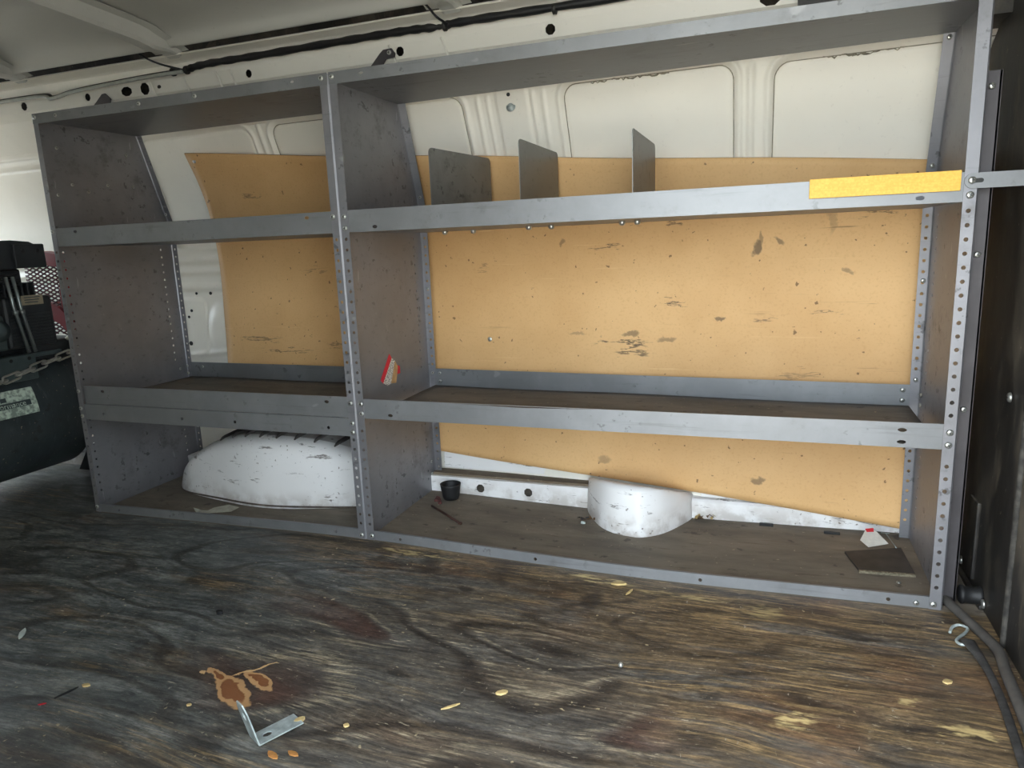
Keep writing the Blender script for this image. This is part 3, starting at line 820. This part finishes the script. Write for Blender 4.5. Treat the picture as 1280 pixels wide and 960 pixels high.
# slotted tie strap off to the right and the yellow strip stuck on the lip
m = MB()
q = Matrix(((1,0,0,0),(0,0,1,-.0048),(0,1,0,0),(0,0,0,1)))
R_ = .0135; poly = [(2.298+R_*math.cos(a), .8395+R_*math.sin(a)) for a in [PI/2+PI*k/10 for k in range(11)]]+[(2.62,.826),(2.62,.853)]
m.prism(poly, q, .0032)
st = m.build('tie_strap', [SHELF], unitR)
m = MB(); m.prism([(2.300+.004*math.cos(a)+(.010 if math.cos(a) > 0 else 0), .8395+.004*math.sin(a)) for a in [2*PI*k/16 for k in range(16)]], Matrix(((1,0,0,0),(0,0,1,-.0052),(0,1,0,0),(0,0,0,1))), .0008)
m.build('slot', [SLOT], st)
bolt(st, 2.296, -.0050, .8405, s=1.05)
m = MB(); m.cbox((2.028,-.0055,.8235),(2.279,.0012,.8590), .0006); tag(m.build('yellow_strip', [YELLOW], unitR), 'plain yellow strip stuck along the upper shelf lip')
# sticker on the inside of the left end panel
X0 = XM+.0024
m = MB()
def quad(pts, mi): m.add([(X0+.0002*mi, y, z) for y, z in pts], [tuple(range(len(pts)))], mi)
quad([(.184,.476),(.128,.412),(.141,.400),(.196,.462)], 0)
quad([(.196,.462),(.141,.402),(.163,.390),(.182,.393),(.212,.452)], 1)
quad([(.212,.452),(.182,.393),(.210,.389),(.226,.432)], 2)
quad([(.217,.440),(.222,.412),(.238,.412),(.238,.432)], 0)
tag(m.build('sticker', [STRED, STPRINT, STTAN], unitR, .0004), 'torn red white and tan sticker')
# dividers on the upper shelf
DIVS = [(1.196,.095,.405,-.018), (1.411,.085,.405,0.0), (1.672,.085,.405,0.0)]
for k, (x, y0, y1, tw) in enumerate(DIVS):
    mm = MB(); R_ = .014
    zt, z0 = .997, .8065
    poly = [(y0,z0),(y1,z0),(y1,zt-R_)]+[(y1-R_+R_*math.cos(a), zt-R_+R_*math.sin(a)) for a in (PI/8,PI/4,3*PI/8)]+[(y1-R_,zt),(y0+R_,zt)]+[(y0+R_-R_*math.sin(a), zt-R_+R_*math.cos(a)) for a in (PI/8,PI/4,3*PI/8)]+[(y0,zt-R_)]
    q = Matrix(((0,0,1,x),(1,0,0,0),(0,1,0,0),(0,0,0,1)))
    mm.prism(poly, q, .0016)
    mm.box((x,y0+.02,z0),(x+.034,y1-.02,z0+.0016))
    if tw: mm.v = [(vx-tw*(vy-.25)/.15, vy, vz) for vx, vy, vz in mm.v]
    dv = mm.build('divider', [DIV], unitR)
    tag(dv, ['leftmost upright divider plate on the upper shelf','middle upright divider plate on the upper shelf','rightmost upright divider plate on the upper shelf'][k])
    for (bx, by) in [((1.10,.33),(1.18,.345)), ((1.392,.20),(1.44,.235)), ((1.632,.172),(1.668,.170))][k]:
        o = bolt(dv, bx, by, .8030, (PI/2,0,0), 1.0); o.scale = (1.3,2.6,1.3)
# straps that tie the top to the rail
for u_, poly, bx in ((unitR, [(.935,1.168),(.956,1.235),(.984,1.262),(.995,1.270),(1.019,1.271),(1.029,1.258),(1.026,1.249),(1.002,1.247),(.992,1.235),(.972,1.168)], (1.013,1.261)),
                     (unitL, [(-.060,1.168),(-.035,1.233),(.005,1.263),(.018,1.264),(.038,1.246),(.032,1.233),(.010,1.168)], None)):
    mm = MB(); mm.prism(poly, Matrix(((1,0,0,0),(0,0,1,.238),(0,1,0,0),(0,0,0,1))), .004)
    mm.box((poly[0][0],.19,1.1695),(poly[-1][0],.242,1.1725))
    br = mm.build('tie_bracket', [DKSTEEL], u_)
    if bx: bolt(br, bx[0], .2375, bx[1], None, 1.0)
# ================================================================== HARDBOARD
m = MB()
S0, S1 = .145, 2.36
def hb(u, v):
    x = S0+u*(S1-S0)
    zt = 1.093-.083*(x-S0)+.002*math.sin(x*7); zb = .198-.081*(x-S0)+.004*math.sin(x*4.3)
    z = zb+v*(zt-zb)
    if u == 0: x += .006*math.sin(z*9)
    return (x, yb(z)+skew(x), z)
m.grid(90, 50, hb)
hbd = m.build('hardboard_panel', [BOARD, BOARD_EDGE], None, .004, 1)
hbd.modifiers['thickness'].material_offset_rim = 1
tag(hbd, 'large tan scuffed hardboard sheet propped between shelving and white van wall', 'hardboard')
for (x, z, kind) in ((1.169,.730,'h'),(1.399,.543,'h'),(1.164,.478,'n'),(.17,1.068,'n'),(.245,1.045,'h'),(1.03,.145,'h'),(1.50,.76,'h'),(.187,.545,'h')):
    y = yb(z)+skew(x)
    mm = MB(); q = Matrix.Rotation(PI/2,4,'X'); q.translation = Vector((x,y-.0006,z))
    if kind == 'h': mm.lathe([(.0062,0),(.0062,.0007),(0,.0008)], q, 12); mm.build('drilled_hole', [RUBBER], hbd)
    else: mm.lathe([(.0075,-.002),(.0075,.004),(.006,.005),(0,.005)], q, 6); mm.build('nut', [ZINC], hbd)

# ================================================================== CABLE LOOM
loom = thing('cable_loom', 'black taped cable loom running along the white rail under the roof', 'cable', (1.0,.235,1.29))
m = MB(); pts = polyline([(.345,.232,1.292),(.42,.229,1.2995),(.60,.228,1.300),(.90,.228,1.303),(1.08,.228,1.3035),(1.17,.230,1.301),(1.22,.228,1.304),(1.5,.228,1.304),(2.1,.228,1.304)], 10)
rr = [.0095+.0012*math.sin(i*1.7)+(-.004 if 47 < i < 56 else 0) for i in range(len(pts))]
m.tube(pts, rr, 10); m.build('taped_run', [LOOM], loom)
m = MB(); pts = polyline([(-1.3,.232,1.286),(-.6,.232,1.284),(-.25,.232,1.283),(-.19,.232,1.272),(-.10,.230,1.281),(.06,.226,1.286),(.22,.226,1.290),(.345,.230,1.291)], 8)
m.tube(pts, .0065, 8); m.build('bare_run', [LOOM], loom)
m = MB(); m.tube([p+Vector((.0,-.010,-.005)) for p in pts], .0055, 8); tag(m.build('sheath', [CABLE], loom), 'pale grey sheathed cable beside the black one')
for pp in ([(.345,.230,1.292),(.306,.182,1.303),(.258,.176,1.325),(.225,.150,1.356),(.222,.14,1.366)], [(1.19,.228,1.302),(1.180,.183,1.309),(1.160,.180,1.333),(1.146,.165,1.350),(1.14,.10,1.368)]):
    m = MB(); m.tube(polyline(pp, 6), .003, 6); m.build('branch_wire', [LOOM], loom)
for x in (.30,.35,1.175,1.46):
    m = MB(); q = Matrix.Rotation(PI/2,4,'Y'); q.translation = Vector((x,.228,1.300 if x>.4 else 1.291)); m.lathe([(.0105,0),(.0118,.001),(.0118,.008),(.0105,.009)], q, 12)
    m.build('cable_clip', [SLOT], loom)

# ================================================================== COMPRESSOR AT THE LEFT
comp = thing('air_compressor', 'large dark air compressor with round tank and engine left of the shelving', 'compressor', (-.53,.1,0))
TC, TR = Vector((-.540,0,.258)), .234
m = MB(); q = Matrix.Rotation(-PI/2,4,'X'); q.translation = Vector((TC.x,-.30,TC.z))
m.lathe([(0,-.06),(.08,-.052),(.16,-.03),(.212,0),(TR,.03),(TR,.59),(.212,.62),(.15,.65),(.08,.672),(0,.68)], q, 56)
tank = m.build('tank', [TANK], comp)
def tk(a, y, off=.0015): return Vector((TC.x+(TR+off)*math.cos(a), y, TC.z+(TR+off)*math.sin(a)))
m = MB()
def lab(u, v): return tk(.08+v*.37, -.09+u*.185)
m.grid(12, 10, lab); lb = m.build('tank_label', [LABEL], tank); tag(lb, 'worn silver label on the tank')
m = MB()
m.grid(10, 3, lambda u, v: tk(.205+v*.077, -.09+u*.165, .0024)); m.grid(3, 3, lambda u, v: tk(.30+v*.06, -.02+u*.02, .0024)); m.grid(3, 3, lambda u, v: tk(.34+v*.06, -.09+u*.05, .0024))
m.build('label_print', [INK], lb)
cu = bpy.data.curves.new('label_text', 'FONT'); cu.body = 'Performance'; cu.size = .024; cu.extrude = .0003; cu.align_x = 'CENTER'; cu.align_y = 'CENTER'
to = bpy.data.objects.new('label_text', cu); COL.objects.link(to)
a = .243; pt = tk(a, -.005, .0030); nrm = Vector((math.cos(a),0,math.sin(a))); ty = Vector((0,1,0)); tz = nrm.cross(ty)
M4 = Matrix(((ty.x,tz.x,nrm.x,0),(ty.y,tz.y,nrm.y,0),(ty.z,tz.z,nrm.z,0),(0,0,0,1)))
to.parent = lb; to.location = pt-WLOC[comp.name]; to.rotation_euler = M4.to_euler(); cu.materials.append(LABEL)
bpy.context.view_layer.update()
tme = bpy.data.meshes.new_from_object(to.evaluated_get(bpy.context.evaluated_depsgraph_get()))
tn = bpy.data.objects.new('label_lettering', tme); COL.objects.link(tn); tn.parent = lb; tn.location = to.location; tn.rotation_euler = to.rotation_euler
bpy.data.objects.remove(to); tme.materials.clear(); tme.materials.append(LABEL)
# foot, saddle, base plate
m = MB(); m.prism([(-.44,.0),(-.262,.0),(-.225,.125),(-.37,.10)], Matrix(((1,0,0,0),(0,0,1,.30),(0,1,0,0),(0,0,0,1))), .006); m.build('tank_foot', [ENGBLK], comp)
m = MB(); m.box((-.66,-.28,.004),(-.42,-.274,.12)); m.build('tank_foot', [ENGBLK], comp)
m = MB(); m.cbox((-.76,-.28,.455),(-.315,.215,.468), .003); m.cbox((-.322,-.28,.385),(-.312,.118,.468), .003)
base = m.build('base_plate', [ENGGRY], comp)
for y, z, r in ((.095,.455,.006),(.035,.455,.006),(.085,.415,.010),(-.02,.40,.005)): disc('plate_hole', [RUBBER], base, (-.3125,y,z), (1,0,0), r, .0012)
m = MB(); m.cbox((-.72,.10,.44),(-.33,.33,.50), .01); m.build('saddle', [ENGBLK], comp)
# engine: block with fins, cover, housing with rating plate
m = MB(); m.cbox((-.72,-.28,.468),(-.36,.12,.70), .012)
m.prism([(-.28,.66),(.175,.66),(.115,.70),(.085,.755),(-.28,.755)], Matrix(((0,0,1,-.70),(1,0,0,0),(0,1,0,0),(0,0,0,1))), .36)
for k in range(9): m.cbox((-.73,-.29,.535+k*.018),(-.325,.125,.541+k*.018), .002)
eng = m.build('engine_block', [ENGBLK], comp)
m = MB(); m.cbox((-.335,.035,.49),(-.305,.20,.655), .010)
for k in range(10): m.cbox((-.310,.05,.505+k*.010),(-.302,.185,.509+k*.010), .0015)
hs = m.build('cowl', [ENGBLK], comp)
m = MB(); m.box((-.3050,.095,.627),(-.3025,.168,.658)); tag(m.build('rating_plate', [PLATE], hs), 'beige rating plate')
m = MB()
for k in range(3): m.box((-.3030,.105,.634+k*.008),(-.3020,.150+.004*k,.637+k*.008))
m.build('rating_print', [INK], hs)
m = MB()
poly = [(-.30,.745),(.205,.745),(.208,.775),(.200,.800),(.185,.818),(.16,.829),(.10,.834),(.05,.832),(.03,.822),(-.30,.822)]
m.prism(poly, Matrix(((0,0,1,-.70),(1,0,0,0),(0,1,0,0),(0,0,0,1))), .385); m.cbox((-.69,-.3,.69),(-.33,.13,.745), .01)
m.cbox((-.318,.10,.745),(-.306,.205,.822), .004)
cov = m.build('top_cover', [ENGBLK], comp)
for y in (.13,.18): disc('cover_hole', [RUBBER], cov, (-.3055,y,.80), (1,0,0), .007, .001)
m = MB()
for k in range(14): m.cbox((-.335,-.10+k*.019,.655),(-.312,-.094+k*.019,.70), .0015)
for k in range(5): m.tube([(-.325,-.12,.67+k*.018),(-.325,.11,.67+k*.018)], .006, 8)
m.build('fin_block', [ENGBLK], comp)
for dy in (0,.022):
    m = MB(); m.tube([(-.296,.052+dy,.72),(-.298,.064+dy,.62),(-.30,.090+dy,.475)], .0055, 10); q = Matrix.Translation(Vector((-.298,.066+dy,.60))); m.lathe([(.009,0),(.009,.014)], q, 10)
    m.build('push_rod', [ROD], comp)
m = MB(); m.cbox((-.345,-.05,.49),(-.315,.04,.60), .006); q = Matrix.Rotation(PI/2,4,'Y'); q.translation = Vector((-.315,.01,.555)); m.lathe([(.035,0),(.035,.012),(.022,.016),(.012,.03),(0,.03)], q, 16)
m.build('pump_head', [ENGGRY], comp)
m = MB(); m.tube(polyline([(-.30,.225,.500),(-.285,.245,.520),(-.27,.275,.535)], 5), .006, 8); m.build('brass_fitting', [CHAIN], comp)
# red belt guard with expanded mesh, standing across the van behind the engine
gd = None
GY = .30
m = MB()
fr = [(-.47,.80),(-.36,.785),(-.31,.76),(-.30,.74),(-.335,.735),(-.40,.745),(-.47,.755)]
m.prism(fr, Matrix(((1,0,0,0),(0,0,1,GY),(0,1,0,0),(0,0,0,1))), .05)
m.prism([(-.385,.745),(-.350,.745),(-.345,.66),(-.365,.60),(-.395,.60)], Matrix(((1,0,0,0),(0,0,1,GY),(0,1,0,0),(0,0,0,1))), .02)
m.prism([(-.47,.62),(-.415,.605),(-.36,.56),(-.315,.50),(-.285,.44),(-.33,.44),(-.37,.50),(-.42,.545),(-.48,.57)], Matrix(((1,0,0,0),(0,0,1,GY),(0,1,0,0),(0,0,0,1))), .05)
m.prism([(-.305,.76),(-.285,.74),(-.27,.45),(-.29,.45)], Matrix(((1,0,0,0),(0,0,1,GY),(0,1,0,0),(0,0,0,1))), .05)
gd = m.build('belt_guard', [RED], comp)
m = MB()
for k in range(-14, 30):
    for sgn in (1,-1):
        pts = []
        z0 = .46+k*.0145
        for j in range(13):
            x = -.56+j*.023; z = z0+sgn*(x+.40)*.42
            if .50 < z < .78: pts.append((x, GY+.01+(.001 if sgn > 0 else 0), z))
        if len(pts) > 1: m.tube(pts, .0032, 4)
m.build('guard_mesh', [m_plain('dark red mesh', (92,20,34), .5, 0, .15, 30)], gd)
# chain hung across the base plate
ch = thing('chain', 'pale steel link chain draped across the compressor tank', 'chain', (-.29,.1,.40))
cp = polyline([(-.296,-.20,.372),(-.296,-.10,.383),(-.294,0,.402),(-.292,.09,.424),(-.29,.17,.442),(-.288,.25,.462),(-.284,.33,.49)], 20)
L = [0]
for a, b in zip(cp, cp[1:]): L.append(L[-1]+(b-a).length)
def at_len(d):
    for i in range(len(cp)-1):
        if L[i+1] >= d: return cp[i]+(cp[i+1]-cp[i])*((d-L[i])/(L[i+1]-L[i]))
    return cp[-1]
d = .0; k = 0; pitch = .047
while d+.06 < L[-1]:
    a, b = at_len(d), at_len(d+.060); t = (b-a).normalized(); c0 = (a+b)/2
    n1 = Vector((1,0,0)); n1 = (n1-t*n1.dot(t)).normalized(); n2 = t.cross(n1)
    side = n2 if k % 2 == 0 else n1
    loop = []
    for j in range(16):
        an = 2*PI*j/16; ext = .019 if math.cos(an) > 0 else -.019
        loop.append(c0+t*(ext+.0115*math.cos(an))+side*.0115*math.sin(an))
    m = MB(); m.tube(loop, .0036, 6, 0, True); m.build('link', [CHAIN], ch)
    d += pitch; k += 1

# ================================================================== SMALL THINGS
def single(mb, name, mats, label, cat, group=None, **kw):
    o = mb.build(name, mats, None, **kw); recenter(o); return tag(o, label, cat, group)
# black pipe ring standing in the right bay
zc = fz(1.065)
m = MB(); q = Matrix.Translation(Vector((1.066,.340,zc)))
m.lathe([(.023,0),(.026,.010),(.031,.042),(.032,.047),(.029,.047),(.027,.040),(.022,.004),(0,.004)], q, 28)
single(m, 'black_cup', [RUBBER], 'open black plastic cup standing by the mid post rear in the right bay', 'cup')
# rusty rod
m = MB(); m.tube([(1.043,.254,fz(1.04)+.005),(1.10,.213,fz(1.1)+.006),(1.179,.157,fz(1.18)+.005)], .0032, 8); q = Matrix.Translation(Vector((1.176,.159,fz(1.18)+.004))); m.lathe([(.006,0),(.006,.004),(0,.005)], q, 8)
single(m, 'nail', [RUST], 'long dark rusty nail lying on the right bay floor near the black cup', 'nail')
m = MB(); m.prism([(1.022,.330),(1.036,.325),(1.060,.285),(1.052,.278),(1.040,.300),(1.030,.296),(1.026,.315)], Matrix.Translation(Vector((0,0,fz(1.04)+.001))), .006)
single(m, 'torn_scrap', [m_plain('faded red scrap', (110,62,56), .8, 0, .25, 60)], 'torn dull red scrap at the foot of the mid panel in the right bay', 'scrap')
# mat and tag at the right end
zm = fz(2.22)+.001
m = MB(); Mt = Matrix.Translation(Vector((0,0,zm)))
m.prism([(2.150,.235),(2.278,.290),(2.285,.148),(2.172,.138)], Mt, .005); m.prism([(2.170,.139),(2.285,.149),(2.285,.141),(2.171,.132)], Mt, .0055, 1)
single(m, 'rubber_mat_offcut', [MAT, MATEDGE], 'square dark mat offcut with frayed front edge in the right bay', 'mat')
m = MB()
vs = [(2.190,.300,zm+.010),(2.205,.268,zm+.007),(2.252,.296,zm+.009),(2.222,.335,zm+.030),(2.205,.33,zm+.028)]
m.add(vs, [(0,1,2,3,4)]); m.add([(2.203,.328,zm+.0295),(2.206,.318,zm+.0255),(2.222,.322,zm+.0262),(2.222,.334,zm+.031)], [(0,1,2,3)], 1)
single(m, 'paper_tag', [PAPER, STRED], 'crumpled white paper tag with red corner behind the dark mat offcut', 'paper', solid=.0006)
m = MB(); m.tube([(2.250,.335,zm+.02),(2.262,.30,zm+.010),(2.268,.285,zm+.004)], .0012, 6); m.tube([(2.240,.338,zm+.019),(2.258,.332,zm+.021)], .0012, 6)
single(m, 'wire_bit', [ROD], 'thin bent steel wire bit next to the white paper tag', 'wire')
m = MB(); m.cbox((2.112,.350,fz(2.12)+.0005),(2.150,.358,fz(2.12)+.006), .001); single(m, 'rubber_strip', [RUBBER], 'short dark strip lying left of the paper tag in the right bay', 'strip')
m = MB(); m.cbox((1.955,.372,fz(1.97)),(1.990,.380,fz(1.97)+.007), .001); single(m, 'rubber_strip', [RUBBER], 'small black strip against the white sill right of the round housing', 'strip')
# leaf bits right of the round housing, butt left of it
def crumple(c, s, n, mat):
    mm = MB()
    for k in range(n):
        p_ = Vector(c)+Vector((random.uniform(-s,s), random.uniform(-s*.5,s*.5), .001+random.uniform(0,s*.25)))
        a = random.uniform(0,6.28); l = s*random.uniform(.35,.6)
        mm.add([p_+Vector((l*math.cos(a),l*math.sin(a),0)), p_+Vector((l*.4*math.cos(a+1.6),l*.4*math.sin(a+1.6),l*.5)), p_+Vector((-l*math.cos(a),-l*math.sin(a),.001)), p_+Vector((l*.4*math.cos(a-1.6),l*.4*math.sin(a-1.6),0))], [(0,1,2),(0,2,3)], k % len(mat))
    return mm
single(crumple((1.812,.378,fz(1.8)+.004), .028, 10, [1,1]), 'dry_leaf', [LEAF, CREAM], 'crumbled dry brown leaf at the right foot of the round white housing', 'leaf')
single(crumple((1.505,.290,fz(1.5)+.004), .022, 9, [1,1,1]), 'debris_clump', [LEAF, DKSTEEL], 'small clump of brown and grey debris at the left foot of the round white housing', 'debris')
m = MB(); q = Matrix.Translation(Vector((1.492,.268,fz(1.49)+.005))) @ Matrix.Rotation(PI/2,4,'Y'); m.lathe([(.004,0),(.0045,.006),(.003,.012)], q, 10)
single(m, 'white_bead', [WPLAST], 'tiny white bit in front of the brown debris by the round housing', 'bead')
# paper scrap in the left bay
m = MB(); zz = fz(.4)+.003
m.add([(.335,.058,zz+.012),(.352,.050,zz),(.385,.048,zz),(.385,.066,zz+.004),(.358,.064,zz+.004)], [(0,1,2,3,4)])
m.add([(.372,.046,zz),(.452,.085,zz),(.460,.112,zz+.004),(.425,.110,zz+.010),(.392,.082,zz+.008)], [(0,1,2,3,4)])
single(m, 'paper_scrap', [m_plain('dusty paper', (176,172,156), .85, 0, .15, 40)], 'folded dusty paper scrap behind the bottom rail of the left bay', 'paper', solid=.0008)
# galvanised angle bracket on the floor
m = MB()
A = Vector((1.236,-.742,0)); B = Vector((1.268,-.690,0)); dirv = Vector((.50,.86,0)).normalized()
zf = fz(1.2)
c1, c2 = Vector((1.222,-.742,zf+.002)), Vector((1.192,-.700,zf+.002))   # the fold line of the L
ex = Vector((.050,.042,0))
def strip(p0, p1, q0, q1, mi=0): m.add([p0,p1,q1,q0], [(0,1,2,3)], mi)
us_ = [0,.15,.40,1.0]; vs2 = [0,.25,.75,1.0]
o1 = Vector((1.214,-.726,zf+.002)); eu = Vector((.036,.076,0)); ev = Vector((-.028,.010,0))
o1 = Vector((1.231,-.739,zf+.002)); eu = Vector((.034,.066,.0)); ev = Vector((-.030,.014,0))
m.plate(us_, vs2, lambda u, v: o1+eu*u+ev*v, {(1,1):(.10,.17)})
up_ = Vector((-.018,-.004,.066))
m.plate([0,.5,.8,1.0], vs2, lambda u, v: o1+up_*u+ev*v+(ev*(.5-v)*max(0,u-.8)*2.2), {(1,1):(.10,.17)})
single(m, 'angle_bracket', [GALV], 'galvanised steel L bracket lying on the worn plywood floor', 'bracket', solid=.0022)
# hose and bungee at the right
m = MB(); m.tube(polyline([(2.318,.035,fz(2.3)+.010),(2.335,-.03,fz(2.3)+.011),(2.352,-.09,fz(2.3)+.011),(2.366,-.15,fz(2.3)+.011),(2.360,-.22,fz(2.3)+.011),(2.352,-.34,fz(2.3)+.011),(2.340,-.50,fz(2.3)+.011)], 8), .0095, 12)
single(m, 'rubber_hose', [HOSE], 'dark grey rubber tube along the foot of the black bulkhead', 'hose')
bg = thing('bungee_cord', 'flat black bungee strap with bent steel hook on floor by bulkhead', 'bungee cord', (2.33,-.2,fz(2.3)))
zf = fz(2.3)
m = MB(); m.tube(polyline([(2.302,-.098,zf+.006),(2.310,-.079,zf+.008),(2.323,-.071,zf+.010),(2.334,-.080,zf+.010),(2.327,-.097,zf+.009),(2.311,-.119,zf+.008),(2.306,-.132,zf+.008),(2.312,-.141,zf+.008),(2.326,-.137,zf+.010)], 6), .0028, 8)
m.build('hook', [GALV], bg)
m = MB(); m.tube(polyline([(2.323,-.132,zf+.012),(2.327,-.155,zf+.011),(2.333,-.19,zf+.008),(2.336,-.25,zf+.006),(2.332,-.33,zf+.006),(2.324,-.42,zf+.006),(2.312,-.56,zf+.006)], 8), [.013-.006*min(1,i/20) for i in range(49)], 10, 0, False, .0045)
m.build('strap', [STRAP], bg)
# bolts on the bulkhead angle and wall (bulkhead hardware)
for z in (1.002,.708,.413):
    o = bolt(post, 2.3215, .0285, z, s=.95)
for (x, y, z) in ((2.383,.015,.02),(2.383,.20,.03),(2.383,-.02,.45)): bolt(wall_right, x, y, z, (0,0,-PI/2), 1.5)
# chips, splinters and bits on the plywood
def chip(name, x, y, l, w, a, mat, label, cat, h=.002, bend=0):
    c_, s_ = math.cos(a), math.sin(a); prof = [(-.5,0),(-.3,.35),(.1,.5),(.38,.32),(.5,.05),(.3,-.3),(-.1,-.5),(-.35,-.3)]
    poly = [(x+l*p[0]*c_-w*(p[1]+random.uniform(-.08,.08))*s_, y+l*p[0]*s_+w*p[1]*c_) for p in prof]
    mm = MB(); mm.prism(poly, Matrix.Translation(Vector((0,0,fz(x)+.0004))), h)
    return single(mm, name, [mat], label, cat)
chip('wood_chip', 1.545,-.494,.022,.011,.5,CREAM,'cream wood chip alone on the floor right of the swirling grain','wood chip',.004)
chip('wood_chip', 1.253,-.668,.018,.009,.9,CREAM,'pale wood chip touching the far tip of the L bracket','wood chip',.005)
chip('wood_chip', 1.262,-.748,.026,.011,-.4,ORWOOD,'orange wood chip tucked under the near edge of the L bracket','wood chip',.002)
chip('wood_chip', 1.290,-.735,.022,.009,-.2,ORWOOD,'orange wood chip a little right of the L bracket','wood chip',.002)
chip('wood_chip', 1.333,-.653,.010,.008,.2,CREAM,'small round pale chip right of the L bracket tip','wood chip',.003)
chip('wood_chip', 1.047,-.695,.009,.007,.2,CREAM,'tiny cream chip left of the L bracket below the orange gouge','wood chip',.002)
chip('wood_chip', .820,-.706,.016,.009,.2,CREAM,'cream chip with greenish end on the left of the floor','wood chip',.003)
chip('wood_chip', 2.266,-.261,.016,.011,.2,CREAM,'pale chip on the floor near the bungee strap','wood chip',.003)
chip('wood_chip', 1.66,-.045,.035,.010,.2,CREAM,'pale split wood chip against the bottom rail of the right shelving','wood chip',.004)
chip('wood_splinter', 1.690,-.075,.030,.005,1.2,CREAM,'pale upright splinter just in front of the right bottom rail','splinter',.003)
chip('wood_splinter', 1.475,-.555,.034,.005,.75,CREAM,'pale splinter below the cream wood chip','splinter',.002)
chip('plastic_sliver', .514,-.605,.044,.011,-.9,WPLAST,'white plastic sliver at the far left of the floor','plastic sliver',.003)
chip('cable_tie_end', .804,-.732,.040,.005,1.25,RUBBER,'short black cable tie end on the left of the floor','cable tie')
chip('red_sliver', .791,-.768,.014,.004,.6,STRED,'tiny red sliver beside the black cable tie end','sliver',.001)
chip('red_sliver', 1.566,-.700,.022,.009,.4,m_plain('pinkish red plastic', (180,92,92), .5, 0, .1, 60),'pinkish red bit at the bottom edge of the floor','sliver',.003)
chip('black_nugget', .873,-.429,.016,.010,.1,RUBBER,'small black nugget on the left part of the floor','nugget',.007)
m = MB(); q = Matrix.Translation(Vector((1.726,-.354,fz(1.73)))); m.lathe([(.0035,0),(.0045,.001),(.0048,.004),(.003,.007),(0,.008)], q, 12); single(m, 'screw_head', [ZINC], 'shiny screw head on the middle of the plywood floor', 'screw')

# ================================================================== CAMERA
f, CX, CY, CZ, yaw, pitch, roll = 881.8435, 1.96288, -1.51260, .76180, -.353784, .196518, -.0398604
cs, sn = math.cos, math.sin
fw = Vector((sn(yaw)*cs(pitch), cs(yaw)*cs(pitch), -sn(pitch))); r = Vector((cs(yaw), -sn(yaw), 0)); u = r.cross(fw)
r2 = cs(roll)*r+sn(roll)*u; u2 = -sn(roll)*r+cs(roll)*u
cam = bpy.data.cameras.new('camera'); co = bpy.data.objects.new('camera', cam); COL.objects.link(co)
cam.sensor_width = 36; cam.sensor_fit = 'HORIZONTAL'; cam.lens = f/1280*36; cam.clip_start = .02
co.matrix_world = Matrix(((r2.x,u2.x,-fw.x,CX),(r2.y,u2.y,-fw.y,CY),(r2.z,u2.z,-fw.z,CZ),(0,0,0,1)))
SC.camera = co

# ================================================================== LIGHT
w = bpy.data.worlds.new('sky'); SC.world = w; w.use_nodes = True
nt = w.node_tree; nt.nodes.clear()
out = nt.nodes.new('ShaderNodeOutputWorld'); bgn = nt.nodes.new('ShaderNodeBackground'); nt.links.new(bgn.outputs[0], out.inputs[0])
sky = nt.nodes.new('ShaderNodeTexSky'); sky.sky_type = 'NISHITA'; sky.sun_disc = False; sky.sun_elevation = math.radians(50); sky.sun_rotation = math.radians(200)
mixn = nt.nodes.new('ShaderNodeMix'); mixn.data_type = 'RGBA'; mixn.inputs[0].default_value = .75
mul = nt.nodes.new('ShaderNodeVectorMath'); mul.operation = 'SCALE'; mul.inputs[3].default_value = .12
nt.links.new(sky.outputs[0], mul.inputs[0]); nt.links.new(mul.outputs[0], mixn.inputs[6]); mixn.inputs[7].default_value = (.84,.94,1.0,1)
nt.links.new(mixn.outputs[2], bgn.inputs[0]); bgn.inputs[1].default_value = 3.7
sl = bpy.data.lights.new('sun', 'SUN'); sl.energy = 9.0; sl.color = (1.0,.93,.82); sl.angle = .01
so = bpy.data.objects.new('sun', sl); COL.objects.link(so); so.location = (3,8,9); so.rotation_euler = Vector((-.15,-.62,-.77)).to_track_quat('-Z','Y').to_euler()

SC.view_settings.view_transform = 'Standard'; SC.view_settings.look = 'None'
SC.view_settings.exposure = 1.58; SC.view_settings.gamma = 1.0; SC.view_settings.use_curve_mapping = False
SC.cycles.max_bounces = 10; SC.cycles.diffuse_bounces = 6
